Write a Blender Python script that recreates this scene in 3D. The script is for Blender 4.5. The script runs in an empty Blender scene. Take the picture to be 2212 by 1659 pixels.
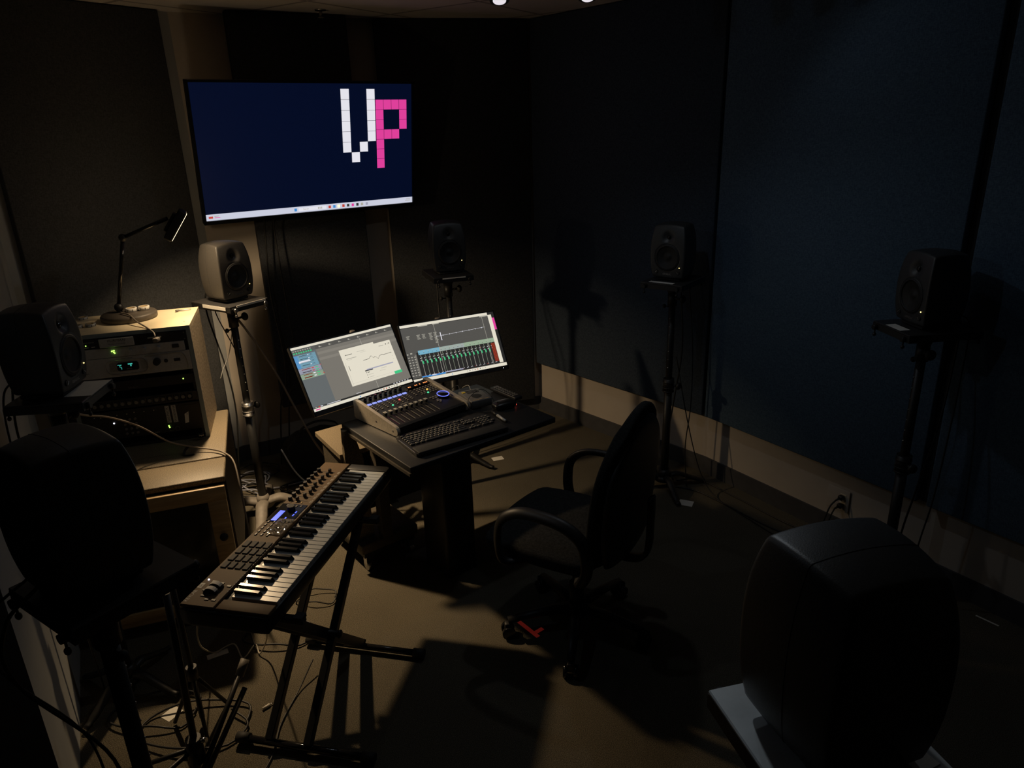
import bpy, bmesh, math, random
from mathutils import Vector, Matrix
random.seed(7)
C = bpy.context.scene.collection
PI = math.pi
R = math.radians

# ------------------------------------------------------------------ materials
MATS = {}
def rgb(c): return (c[0], c[1], c[2], 1.0)
def mat(name, col, rough=0.6, metal=0.0, var=0.12, scale=40.0, bump=0.0, bscale=None, spec=0.5, em=None, ems=0.0, col2=None, thr=None, coat=0.0):
    """Procedural principled material: noise varies the colour, optional speckle and bump."""
    if name in MATS: return MATS[name]
    m = bpy.data.materials.new(name); m.use_nodes = True
    nt = m.node_tree; N = nt.nodes; L = nt.links
    b = N['Principled BSDF']
    b.inputs['Roughness'].default_value = rough
    b.inputs['Metallic'].default_value = metal
    b.inputs['Specular IOR Level'].default_value = spec
    b.inputs['Coat Weight'].default_value = coat
    tc = N.new('ShaderNodeTexCoord')
    nz = N.new('ShaderNodeTexNoise'); nz.inputs['Scale'].default_value = scale; nz.inputs['Detail'].default_value = 4
    L.new(tc.outputs['Object'], nz.inputs['Vector'])
    cr = N.new('ShaderNodeValToRGB')
    lo = tuple(max(0, x*(1-var)) for x in col); hi = tuple(min(1, x*(1+var)) for x in col)
    if col2: lo, hi = col, col2
    a, c_ = thr if thr else (0.3, 0.7)
    cr.color_ramp.elements[0].position = a; cr.color_ramp.elements[1].position = c_
    cr.color_ramp.elements[0].color = rgb(lo); cr.color_ramp.elements[1].color = rgb(hi)
    L.new(nz.outputs['Fac'], cr.inputs['Fac']); L.new(cr.outputs['Color'], b.inputs['Base Color'])
    if bump > 0:
        n2 = N.new('ShaderNodeTexNoise'); n2.inputs['Scale'].default_value = bscale or scale*4; n2.inputs['Detail'].default_value = 3
        L.new(tc.outputs['Object'], n2.inputs['Vector'])
        bp = N.new('ShaderNodeBump'); bp.inputs['Strength'].default_value = bump; bp.inputs['Distance'].default_value = 0.002
        L.new(n2.outputs['Fac'], bp.inputs['Height']); L.new(bp.outputs['Normal'], b.inputs['Normal'])
    if em:
        b.inputs['Emission Color'].default_value = rgb(em); b.inputs['Emission Strength'].default_value = ems
    MATS[name] = m; return m
def glow(name, col, s=1.0, base=(0.01, 0.01, 0.01)):
    return mat(name, base, rough=0.35, em=col, ems=s, var=0.0, spec=0.3)

def fabric(name, col, col2):
    """Woven fabric: crossed fine waves as bump and colour."""
    m = bpy.data.materials.new(name); m.use_nodes = True
    nt = m.node_tree; N = nt.nodes; L = nt.links; b = N['Principled BSDF']
    b.inputs['Roughness'].default_value = 0.95; b.inputs['Specular IOR Level'].default_value = 0.1
    tc = N.new('ShaderNodeTexCoord')
    mp = N.new('ShaderNodeMapping'); mp.inputs['Scale'].default_value = (60, 60, 220)
    n1 = N.new('ShaderNodeTexNoise'); n1.inputs['Scale'].default_value = 1.6; n1.inputs['Detail'].default_value = 2
    mp2 = N.new('ShaderNodeMapping'); mp2.inputs['Scale'].default_value = (240, 240, 50)
    n2 = N.new('ShaderNodeTexNoise'); n2.inputs['Scale'].default_value = 1.2; n2.inputs['Detail'].default_value = 2
    L.new(tc.outputs['Object'], mp.inputs['Vector']); L.new(mp.outputs['Vector'], n1.inputs['Vector'])
    L.new(tc.outputs['Object'], mp2.inputs['Vector']); L.new(mp2.outputs['Vector'], n2.inputs['Vector'])
    mx = N.new('ShaderNodeMath'); mx.operation = 'ADD'
    L.new(n1.outputs['Fac'], mx.inputs[0]); L.new(n2.outputs['Fac'], mx.inputs[1])
    md = N.new('ShaderNodeMath'); md.operation = 'MULTIPLY'; md.inputs[1].default_value = 0.5
    L.new(mx.outputs[0], md.inputs[0])
    cr = N.new('ShaderNodeValToRGB'); cr.color_ramp.elements[0].position = .38; cr.color_ramp.elements[1].position = .62
    cr.color_ramp.elements[0].color = rgb(col); cr.color_ramp.elements[1].color = rgb(col2)
    L.new(md.outputs[0], cr.inputs['Fac']); L.new(cr.outputs['Color'], b.inputs['Base Color'])
    bp = N.new('ShaderNodeBump'); bp.inputs['Strength'].default_value = .5; bp.inputs['Distance'].default_value = .002
    L.new(md.outputs[0], bp.inputs['Height']); L.new(bp.outputs['Normal'], b.inputs['Normal'])
    MATS[name] = m; return m

def carpet_mat():
    m = bpy.data.materials.new('carpet_pile'); m.use_nodes = True
    nt = m.node_tree; N = nt.nodes; L = nt.links; b = N['Principled BSDF']
    b.inputs['Roughness'].default_value = 1.0; b.inputs['Specular IOR Level'].default_value = 0.05
    tc = N.new('ShaderNodeTexCoord')
    n1 = N.new('ShaderNodeTexNoise'); n1.inputs['Scale'].default_value = 420; n1.inputs['Detail'].default_value = 3
    n2 = N.new('ShaderNodeTexNoise'); n2.inputs['Scale'].default_value = 1.6; n2.inputs['Detail'].default_value = 3
    for n in (n1, n2): L.new(tc.outputs['Object'], n.inputs['Vector'])
    cr = N.new('ShaderNodeValToRGB'); e = cr.color_ramp.elements
    e[0].position = .36; e[0].color = rgb((.045, .040, .030)); e[1].position = .66; e[1].color = rgb((.235, .205, .150))
    L.new(n1.outputs['Fac'], cr.inputs['Fac'])
    mr = N.new('ShaderNodeMapRange'); mr.inputs[1].default_value = .3; mr.inputs[2].default_value = .7; mr.inputs[3].default_value = .8; mr.inputs[4].default_value = 1.08
    L.new(n2.outputs['Fac'], mr.inputs[0])
    mx = N.new('ShaderNodeMix'); mx.data_type = 'RGBA'; mx.blend_type = 'MULTIPLY'; mx.inputs[0].default_value = 1
    L.new(cr.outputs['Color'], mx.inputs[6]); L.new(mr.outputs[0], mx.inputs[7])
    L.new(mx.outputs[2], b.inputs['Base Color'])
    bp = N.new('ShaderNodeBump'); bp.inputs['Strength'].default_value = .7; bp.inputs['Distance'].default_value = .006
    L.new(n1.outputs['Fac'], bp.inputs['Height']); L.new(bp.outputs['Normal'], b.inputs['Normal'])
    return m

def ceiling_mat():
    m = bpy.data.materials.new('ceiling_tiles'); m.use_nodes = True
    nt = m.node_tree; N = nt.nodes; L = nt.links; b = N['Principled BSDF']
    b.inputs['Roughness'].default_value = .9
    tc = N.new('ShaderNodeTexCoord'); mp = N.new('ShaderNodeMapping')
    mp.inputs['Rotation'].default_value = (0, 0, R(-57)); mp.inputs['Location'].default_value = (.25, .1, 0)
    br = N.new('ShaderNodeTexBrick'); br.offset = 0.0; br.inputs['Scale'].default_value = 1.0
    br.inputs['Brick Width'].default_value = .61; br.inputs['Row Height'].default_value = .61; br.inputs['Mortar Size'].default_value = .012
    br.inputs['Color1'].default_value = rgb((.80, .74, .68)); br.inputs['Color2'].default_value = rgb((.76, .70, .64)); br.inputs['Mortar'].default_value = rgb((.40, .36, .33))
    L.new(tc.outputs['Object'], mp.inputs['Vector']); L.new(mp.outputs['Vector'], br.inputs['Vector'])
    nz = N.new('ShaderNodeTexNoise'); nz.inputs['Scale'].default_value = 90; L.new(tc.outputs['Object'], nz.inputs['Vector'])
    bp = N.new('ShaderNodeBump'); bp.inputs['Strength'].default_value = .3; bp.inputs['Distance'].default_value = .003
    L.new(nz.outputs['Fac'], bp.inputs['Height']); L.new(bp.outputs['Normal'], b.inputs['Normal'])
    L.new(br.outputs['Color'], b.inputs['Base Color'])
    return m

def wood_mat(name, c1, c2, sc=(6, 60, 60)):
    m = bpy.data.materials.new(name); m.use_nodes = True
    nt = m.node_tree; N = nt.nodes; L = nt.links; b = N['Principled BSDF']
    b.inputs['Roughness'].default_value = .45
    tc = N.new('ShaderNodeTexCoord'); mp = N.new('ShaderNodeMapping'); mp.inputs['Scale'].default_value = sc
    nz = N.new('ShaderNodeTexNoise'); nz.inputs['Scale'].default_value = 1.0; nz.inputs['Detail'].default_value = 5; nz.inputs['Distortion'].default_value = .8
    L.new(tc.outputs['Object'], mp.inputs['Vector']); L.new(mp.outputs['Vector'], nz.inputs['Vector'])
    cr = N.new('ShaderNodeValToRGB'); cr.color_ramp.elements[0].position = .35; cr.color_ramp.elements[1].position = .7
    cr.color_ramp.elements[0].color = rgb(c1); cr.color_ramp.elements[1].color = rgb(c2)
    L.new(nz.outputs['Fac'], cr.inputs['Fac']); L.new(cr.outputs['Color'], b.inputs['Base Color'])
    MATS[name] = m; return m

M = {}
M['carpet'] = carpet_mat()
M['ceiling'] = ceiling_mat()
M['paint'] = mat('beige_paint', (.50, .44, .37), .85, scale=6, var=.04, bump=.15, bscale=160)
M['greywall'] = mat('grey_paint', (.36, .37, .37), .9, scale=6, var=.05, bump=.15, bscale=160)
M['blackwall'] = mat('black_wall_cloth', (.012, .012, .013), .95, bump=.3)
M['base'] = mat('rubber_base', (.06, .06, .065), .6, scale=20)
M['fab_grey'] = fabric('charcoal_fabric', (.060, .062, .064), (.095, .098, .102))
M['fab_dark'] = fabric('dark_fabric', (.034, .036, .040), (.062, .066, .072))
M['fab_blue'] = fabric('blue_fabric', (.062, .098, .145), (.105, .160, .225))
M['fab_navy'] = fabric('navy_fabric', (.040, .055, .080), (.070, .092, .125))
M['chairfab'] = fabric('seat_fabric', (.018, .019, .019), (.036, .037, .037))
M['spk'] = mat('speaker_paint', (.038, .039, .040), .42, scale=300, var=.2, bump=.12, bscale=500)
M['spk_lit'] = mat('speaker_paint_lit', (.062, .057, .051), .42, scale=300, var=.2, bump=.12, bscale=500)  # lighter warm copy of the speaker paint, with lamplight in the colour
M['cone'] = mat('woofer_cone', (.014, .0135, .013), .6, scale=60)
M['rubber'] = mat('black_rubber', (.018, .018, .018), .7, scale=80)
M['blk'] = mat('black_metal', (.016, .016, .016), .45, scale=60, spec=.45)
M['blkp'] = mat('black_plastic', (.016, .016, .017), .45, scale=80)
M['blkg'] = mat('gloss_black', (.010, .010, .011), .12, scale=20)
M['steel'] = mat('steel', (.55, .55, .55), .3, 1.0, scale=60)
M['chrome'] = mat('chrome', (.8, .8, .8), .15, 1.0, scale=60)
M['cast'] = mat('cast_iron_grey', (.20, .18, .155), .55, scale=40, bump=.3, bscale=120)
M['plate'] = mat('stand_plate', (.035, .034, .034), .35, scale=40)
M['plate_lit'] = mat('stand_plate_lit', (.52, .55, .56), .4, 0.2, scale=14, var=.15)  # pale copy of the stand plate, overhead light put into the colour
M['paper'] = mat('paper', (.78, .76, .70), .9, scale=30, var=.05)
M['tape_red'] = mat('red_tape_glowing', (.85, .07, .05), .7, scale=60, em=(.85, .06, .04), ems=.05)  # faint emission added, so the tape glows a little by itself
M['silver'] = mat('silver_faceplate', (.50, .51, .51), .42, .25, scale=120, var=.08)
M['rackwht'] = mat('cream_laminate', (.84, .72, .50), .5, scale=10, var=.04)
M['rackedge'] = mat('grey_edge_band', (.27, .33, .34), .5, scale=10, var=.06)
M['chip'] = mat('raw_chipboard', (.36, .28, .18), .85, scale=90, col2=(.66, .54, .38), thr=(.35, .65), bump=.5)
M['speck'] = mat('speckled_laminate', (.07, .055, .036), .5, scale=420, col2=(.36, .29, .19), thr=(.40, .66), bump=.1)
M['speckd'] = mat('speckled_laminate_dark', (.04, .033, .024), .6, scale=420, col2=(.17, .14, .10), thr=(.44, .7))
M['wood'] = wood_mat('birch_ply', (.48, .32, .14), (.66, .47, .24))
M['deskblk'] = mat('desk_black', (.019, .019, .020), .5, scale=200, var=.3)
M['keyw'] = mat('ivory_key', (.42, .44, .44), .3, scale=10, var=.02, coat=.3)
M['keyb'] = mat('ebony_key', (.010, .010, .010), .15, scale=10, coat=.0, spec=.3)
M['champ'] = mat('champagne_aluminium', (.125, .082, .046), .6, 0.0, scale=200, var=.06, spec=.18)
M['ink'] = mat('pale_ink', (.55, .55, .52), .7, scale=10, var=.02)
M['inkd'] = mat('dark_ink', (.03, .03, .03), .7, scale=10, var=.02)
M['key'] = mat('keycap', (.022, .022, .023), .5, scale=30)
M['btn'] = mat('grey_button', (.20, .19, .17), .5, scale=20)
M['cable'] = mat('cable_black', (.015, .015, .015), .5, scale=20)
M['cable_w'] = mat('cable_white', (.62, .58, .50), .5, scale=20)
M['cable_b'] = mat('cable_greyblue', (.30, .32, .40), .5, scale=20)
M['cable_t'] = mat('cable_tan', (.26, .22, .18), .5, scale=20)
M['boxgrey'] = mat('controller_grey', (.16, .155, .15), .5, scale=60)
M['yellow'] = mat('yellow_label', (.85, .62, .06), .6, scale=60)
M['bag'] = mat('clear_film', (.45, .40, .30), .12, scale=30, var=.6, bump=1.0, bscale=60)
M['kraft'] = mat('kraft_paper', (.55, .40, .20), .8, scale=30)
M['g_white'] = glow('glow_white', (.86, .85, .92), .90)
M['g_bar'] = glow('glow_bar', (.62, .64, .76), .95)
M['g_pink'] = glow('glow_pink', (.86, .06, .38), .85)
M['g_navy'] = glow('glow_navy', (.0012, .0035, .017), 1.0)
M['g_cream'] = glow('glow_cream', (.88, .83, .66), 1.0)
M['g_warmw'] = glow('glow_warm_white', (.93, .87, .72), .82)
M['g_grey'] = glow('glow_grey', (.185, .172, .148), 1.0)
M['g_greyl'] = glow('glow_grey_light', (.225, .208, .178), 1.0)
M['g_greyd'] = glow('glow_grey_dark', (.088, .084, .076), 1.0)
M['g_slate'] = glow('glow_slate', (.125, .138, .140), 1.0)
M['g_dark'] = glow('glow_dark', (.022, .021, .020), 1.0)
M['g_track'] = glow('glow_track', (.22, .25, .18), 1.0)
M['g_blue'] = glow('glow_blue', (.06, .26, .62), 1.0)
M['g_cyan'] = glow('glow_cyan', (.18, .42, .56), 1.0)
M['g_lav'] = glow('glow_lavender', (.36, .36, .46), 1.0)
M['g_green'] = glow('glow_green', (.05, .55, .22), 1.0)
M['g_greenl'] = glow('glow_sage', (.30, .40, .28), 1.0)
M['g_red'] = glow('glow_red', (.55, .06, .04), 1.0)
M['g_maroon'] = glow('glow_maroon', (.22, .03, .015), 1.0)
M['g_ink'] = glow('glow_ink', (.03, .03, .03), 1.0)
M['g_mid'] = glow('glow_mid', (.42, .40, .34), 1.0)
M['led_g'] = glow('led_green', (.45, 1.0, .12), 3.0)
M['led_w'] = glow('led_white', (.85, .85, 1.0), 3.0)
M['led_y'] = glow('led_amber', (1.0, .75, .25), 3.0)
M['led_r'] = glow('led_red', (1.0, .12, .08), 2.0)
M['led_o'] = glow('led_orange', (1.0, .28, .08), 2.0)
M['lcd_b'] = glow('lcd_blue', (.07, .13, 1.0), 1.5)
M['lcd_s'] = glow('lcd_scribble', (.32, .38, .95), 1.0)
M['lcd_t'] = glow('lcd_teal', (.05, .42, .34), 1.0)
M['ring_b'] = glow('ring_blue', (.16, .20, .95), 1.4)
M['lens_hot'] = glow('lamp_lens', (1.0, .93, 1.0), .8)

# ------------------------------------------------------------------ mesh builder
class MB:
    def __init__(self): self.bm = bmesh.new(); self.mats = []
    def mi(self, m):
        if m is None: return 0
        if m not in self.mats: self.mats.append(m)
        return self.mats.index(m)
    def _fin(self, vs, mtx, m, smooth=False):
        fs = set()
        for v in vs:
            if mtx is not None: v.co = mtx @ v.co
            for f in v.link_faces: fs.add(f)
        i = self.mi(m)
        for f in fs: f.material_index = i; f.smooth = smooth
    def box(self, c, s, m=None, rot=None, bev=0.0, seg=2):
        mtx = Matrix.Translation(c) @ (rot.to_4x4() if rot is not None else Matrix.Identity(4)) @ Matrix.Diagonal((s[0], s[1], s[2], 1))
        r = bmesh.ops.create_cube(self.bm, size=1.0); vs = r['verts']
        for v in vs: v.co = mtx @ v.co
        if bev > 0:
            es = list({e for v in vs for e in v.link_edges})
            r2 = bmesh.ops.bevel(self.bm, geom=es, offset=bev, segments=seg, affect='EDGES', profile=.5)
            vs = list({v for f in r2['faces'] for v in f.verts} | {v for v in vs if v.is_valid})
        self._fin(vs, None, m, bev > 0 and seg > 1)
        return self
    def cyl(self, p0, p1, r0, r1=None, m=None, seg=16, smooth=True, caps=True):
        p0 = Vector(p0); p1 = Vector(p1); r1 = r0 if r1 is None else r1
        d = p1-p0; q = d.to_track_quat('Z', 'Y').to_matrix().to_4x4()
        mtx = Matrix.Translation((p0+p1)/2) @ q
        r = bmesh.ops.create_cone(self.bm, cap_ends=caps, segments=seg, radius1=max(r0, 1e-5), radius2=max(r1, 1e-5), depth=d.length)
        self._fin(r['verts'], mtx, m, False)
        if smooth:
            for v in r['verts']:
                for f in v.link_faces:
                    if len(f.verts) == 4: f.smooth = True
        return self
    def sph(self, c, r, m=None, sc=(1, 1, 1), u=16, v=10):
        q = bmesh.ops.create_uvsphere(self.bm, u_segments=u, v_segments=v, radius=r)
        self._fin(q['verts'], Matrix.Translation(c) @ Matrix.Diagonal((sc[0], sc[1], sc[2], 1)), m, True); return self
    def prism(self, pts, z0, z1, m=None, mtx=None):
        """polygon in xy swept from z0 to z1"""
        lo = [self.bm.verts.new((p[0], p[1], z0)) for p in pts]; hi = [self.bm.verts.new((p[0], p[1], z1)) for p in pts]
        n = len(pts); fs = [self.bm.faces.new(lo[::-1]), self.bm.faces.new(hi)]
        for i in range(n): fs.append(self.bm.faces.new((lo[i], lo[(i+1) % n], hi[(i+1) % n], hi[i])))
        self._fin(lo+hi, mtx, m, False); return self
    def quad(self, pts, m=None):
        vs = [self.bm.verts.new(p) for p in pts]; f = self.bm.faces.new(vs); f.material_index = self.mi(m); return self
    def lathe(self, prof, m=None, seg=32, mtx=None):
        """prof: (r,z) list around z"""
        rings = []
        for r, z in prof:
            rings.append([self.bm.verts.new((r*math.cos(2*PI*k/seg), r*math.sin(2*PI*k/seg), z)) for k in range(seg)] if r > 1e-6 else [self.bm.verts.new((0, 0, z))])
        for a, b in zip(rings, rings[1:]):
            for k in range(seg):
                k2 = (k+1) % seg
                if len(a) == 1 and len(b) == 1: continue
                if len(a) == 1: self.bm.faces.new((a[0], b[k], b[k2]))
                elif len(b) == 1: self.bm.faces.new((a[k], a[k2], b[0]))
                else: self.bm.faces.new((a[k], a[k2], b[k2], b[k]))
        self._fin([v for r in rings for v in r], mtx, m, True); return self
    def tube(self, pts, r, m=None, seg=8, flat=None, closed=False):
        """tube along points; r number or list; flat=(a,b) squashes the section"""
        P = [Vector(p) for p in pts]; n = len(P); rings = []; up = None
        for i, p in enumerate(P):
            if closed: t = (P[(i+1) % n]-P[i-1])
            else: t = (P[min(i+1, n-1)]-P[max(i-1, 0)])
            t.normalize()
            if up is None:
                up = Vector((0, 0, 1)) if abs(t.z) < .9 else Vector((1, 0, 0))
            s = t.cross(up)
            if s.length < 1e-4: s = t.orthogonal()
            s.normalize(); up = s.cross(t).normalized()
            rr = r[i] if isinstance(r, (list, tuple)) else r
            fa, fb = flat if flat else (1, 1)
            rings.append([self.bm.verts.new(p+s*math.cos(2*PI*k/seg)*rr*fa+up*math.sin(2*PI*k/seg)*rr*fb) for k in range(seg)])
        for i in range(n if closed else n-1):
            a, b = rings[i], rings[(i+1) % n]
            for k in range(seg): self.bm.faces.new((a[k], a[(k+1) % seg], b[(k+1) % seg], b[k]))
        if not closed: self.bm.faces.new(rings[0][::-1]); self.bm.faces.new(rings[-1])
        self._fin([v for q in rings for v in q], None, m, True); return self
    def build(self, name, m=None, parent=None, loc=None, rot=None):
        bmesh.ops.recalc_face_normals(self.bm, faces=self.bm.faces)
        me = bpy.data.meshes.new(name); self.bm.to_mesh(me); self.bm.free()
        if self.mats:
            for q in self.mats: me.materials.append(q)
        else: me.materials.append(m)
        o = bpy.data.objects.new(name, me); C.objects.link(o)
        if parent is not None: o.parent = parent
        if loc is not None: o.location = loc
        if rot is not None: o.rotation_euler = rot
        return o

def spline(pts, n=8):
    """Catmull-Rom through the points"""
    P = [Vector(p) for p in pts]; P = [P[0]*2-P[1]]+P+[P[-1]*2-P[-2]]; out = []
    for i in range(1, len(P)-2):
        for k in range(n):
            t = k/n; a, b, c, d = P[i-1], P[i], P[i+1], P[i+2]
            out.append(.5*((2*b)+(-a+c)*t+(2*a-5*b+4*c-d)*t*t+(-a+3*b-3*c+d)*t*t*t))
    out.append(P[-2]); return out

def thing(name, label, cat, loc=(0, 0, 0), rz=0.0, group=None):
    o = bpy.data.objects.new(name, None); C.objects.link(o)
    o.empty_display_size = .05; o.location = loc; o.rotation_euler = (0, 0, rz)
    return tag(o, label, cat, group)
def tag(o, label, cat, group=None):
    o['label'] = label; o['category'] = cat
    if group: o['group'] = group
    return o
def struct(o): o['kind'] = 'structure'; return o
def dup(root, loc, rz, label, group=None):
    r = root.copy(); C.objects.link(r); r.location = loc; r.rotation_euler = (0, 0, rz); r['label'] = label
    if group: r['group'] = group
    for ch in list(root.children):
        c = ch.copy(); C.objects.link(c); c.parent = r
        for g in list(ch.children):
            d = g.copy(); C.objects.link(d); d.parent = c
    return r
def text(name, s, size, m, parent, loc, rot=(0, 0, 0), align='CENTER', sx=1.0, shear=0.0):
    cu = bpy.data.curves.new(name, 'FONT'); cu.body = s; cu.size = size; cu.align_x = align; cu.align_y = 'CENTER'; cu.shear = shear
    t = bpy.data.objects.new(name+'_tmp', cu); C.objects.link(t)
    bpy.context.view_layer.update()
    me = bpy.data.meshes.new_from_object(t.evaluated_get(bpy.context.evaluated_depsgraph_get()))
    bpy.data.objects.remove(t); me.materials.clear(); me.materials.append(m); me.name = name
    o = bpy.data.objects.new(name, me); C.objects.link(o); o.parent = parent; o.location = loc; o.rotation_euler = rot; o.scale = (sx, 1, 1)
    return o
def cable(label, pts, r, m, name='cable', group=None, n=8, cat='cable'):
    o = MB().tube(spline(pts, n), r, seg=6).build(name, m)
    return tag(o, label, cat, group)
def face_to(x, y, tx, ty):
    return math.atan2(tx-x, -(ty-y))     # local -Y turned towards the target

# ------------------------------------------------------------------ room shell
H = 2.57
def wall(name, a, b, m, z0=0, z1=H, out=0.1):
    """vertical wall from a to b; the room is on the left of a->b; thickness goes to the right"""
    a = Vector((a[0], a[1], 0)); b = Vector((b[0], b[1], 0)); d = (b-a).normalized(); n = Vector((d.y, -d.x, 0))
    p = [a, b, b+n*out, a+n*out]
    o = MB().prism([(q.x, q.y) for q in p], z0, z1).build(name, m); return struct(o)
# counter-clockwise plan of the room (seen from above)
P_R3 = (3.10, .62); P_R2 = (1.126, 3.765); P_R1 = (.20, 4.86)
P_N = (-.70, 4.655); P_L1 = (-1.725, 4.14); P_L0 = (-2.32, 3.31); P_LA = (-1.338, 1.56); P_LB = (-1.70, -1.5); P_B = (2.6, -1.5)
wall('wall_right', P_R3, P_R2, M['paint'])
wall('wall_right_far', P_R2, P_R1, M['paint'])
wall('wall_front', P_R1, P_N, M['paint'])
wall('wall_front_left', P_N, P_L1, M['paint'])
wall('wall_left_far', P_L1, P_L0, M['greywall'])
wall('wall_left', P_L0, P_LA, M['greywall'])
wall('wall_left_near', P_LA, P_LB, M['blackwall'])
wall('wall_back', P_LB, P_B, M['blackwall'])
wall('wall_right_near', P_B, P_R3, M['paint'])
PLAN = [P_R3, P_R2, P_R1, P_N, P_L1, P_L0, P_LA, P_LB, P_B]
struct(MB().prism([(3.4, -1.8), (3.4, 5.2), (-2.8, 5.2), (-2.8, -1.8)], -.1, 0).build('floor', M['carpet']))
struct(MB().prism([(3.4, -1.8), (3.4, 5.2), (-2.8, 5.2), (-2.8, -1.8)], H, H+.1).build('ceiling', M['ceiling']))
def baseboard(name, a, b):
    a = Vector((a[0], a[1], 0)); b = Vector((b[0], b[1], 0)); d = (b-a).normalized(); n = Vector((-d.y, d.x, 0))
    o = MB().prism([(q.x, q.y) for q in (a, b, b+n*.012, a+n*.012)], 0, .10).build(name, M['base']); struct(o)
baseboard('baseboard_right', P_R3, P_R2); baseboard('baseboard_right_far', P_R2, P_R1); baseboard('baseboard_front', P_R1, P_N)
baseboard('baseboard_front_left', P_N, P_L1); baseboard('baseboard_left_far', P_L1, P_L0)

def panel(label, a, b, z0, z1, m, th=.055, name='acoustic_panel', edge=True):
    """fabric-wrapped panel whose FACE runs a->b (room on the left), body goes back th"""
    a = Vector((a[0], a[1], 0)); b = Vector((b[0], b[1], 0)); d = (b-a); L_ = d.length; d.normalize()
    mid = (a+b)/2; n = Vector((d.y, -d.x, 0))
    root = MB().box((0, 0, 0), (L_, th, z1-z0), bev=.006, seg=2).build(name, m)
    root.location = mid+n*th/2+Vector((0, 0, (z0+z1)/2)); root.rotation_euler = (0, 0, math.atan2(d.y, d.x))
    return tag(root, label, 'wall panel', 'fabric panels on the walls' if name == 'acoustic_panel' else None)
def along(a, b, t0, t1, off):
    a = Vector(a); b = Vector(b); d = (b-a); n = Vector((-d.y, d.x)).normalized()*off
    return tuple(a+d*t0+n), tuple(a+d*t1+n)
ZT = H-.004
# right wall: bottoms float above the low white band
def on_wall(P0, P1, x):    # parameter t for plan x
    return (x-P0[0])/(P1[0]-P0[0])
a, b = along(P_R3, P_R2, on_wall(P_R3, P_R2, 1.777), .9955, .06)
panel('wide blue fabric wall panel behind the speaker on the right side', a, b, .375, ZT, M['fab_blue'])
a, b = along(P_R3, P_R2, .02, on_wall(P_R3, P_R2, 1.800), .06)
panel('blue fabric wall panel nearest the camera, past the black vertical gap', a, b, .375, ZT, M['fab_blue'])
a, b = along(P_R3, P_R2, on_wall(P_R3, P_R2, 1.799), on_wall(P_R3, P_R2, 1.778), .03)
o = panel('black strip painting the shade in the gap between the two blue wall panels', a, b, .375, ZT, M['blackwall'], th=.025, name='gap_shade')  # black backing paints the shade of the recess between the panels
a, b = along(P_R2, P_R1, .007, .975, .06)
panel('navy fabric wall panel beside the far right corner', a, b, .375, ZT, M['fab_navy'])
# front
panel('black fabric wall panel filling the front wall beside the corner', (.165, 4.785), (-.735, 4.57), .102, ZT, M['fab_dark'])
panel('black fabric wall panel hanging behind the wall television', (-.856, 4.415), (-1.42, 4.105), .36, ZT, M['fab_dark'])
# left
panel('charcoal fabric wall panel behind the desk lamp', (-1.735, 4.052), (-2.25, 3.333), .10, ZT, M['fab_grey'], th=.05)

# ------------------------------------------------------------------ studio monitor speaker
def superbox(mb, w, d, h, n, m, rnd, prof):
    """rounded box on a subdivided cube; prof(x,y,z)->(x,y,z) in -1..1 space maps the bulge. base at z=0, front -Y"""
    bm = mb.bm; idx = {}; vs = []
    def vert(i, j, k):
        key = (i, j, k)
        if key in idx: return idx[key]
        p = [2*i/n-1, 2*j/n-1, 2*k/n-1]
        half = (w/2, d/2, h/2)
        q = Vector([p[a]*half[a] for a in range(3)])
        inner = Vector([max(-half[a]+rnd, min(half[a]-rnd, q[a])) for a in range(3)])
        dd = q-inner
        if dd.length > 1e-9: q = inner+dd.normalized()*rnd
        t = prof(q.x/half[0], q.y/half[1], q.z/half[2])
        v = bm.verts.new((t[0]*half[0], t[1]*half[1], t[2]*half[2]+half[2])); idx[key] = v; vs.append(v); return v
    for a in range(n):
        for b in range(n):
            for s in (0, n):
                for f in (((s, a, b), (s, a+1, b), (s, a+1, b+1), (s, a, b+1)), ((a, s, b), (a+1, s, b), (a+1, s, b+1), (a, s, b+1)), ((a, b, s), (a+1, b, s), (a+1, b+1, s), (a, b+1, s))):
                    bm.faces.new([vert(*q) for q in f])
    mb._fin(vs, None, m, True)

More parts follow.
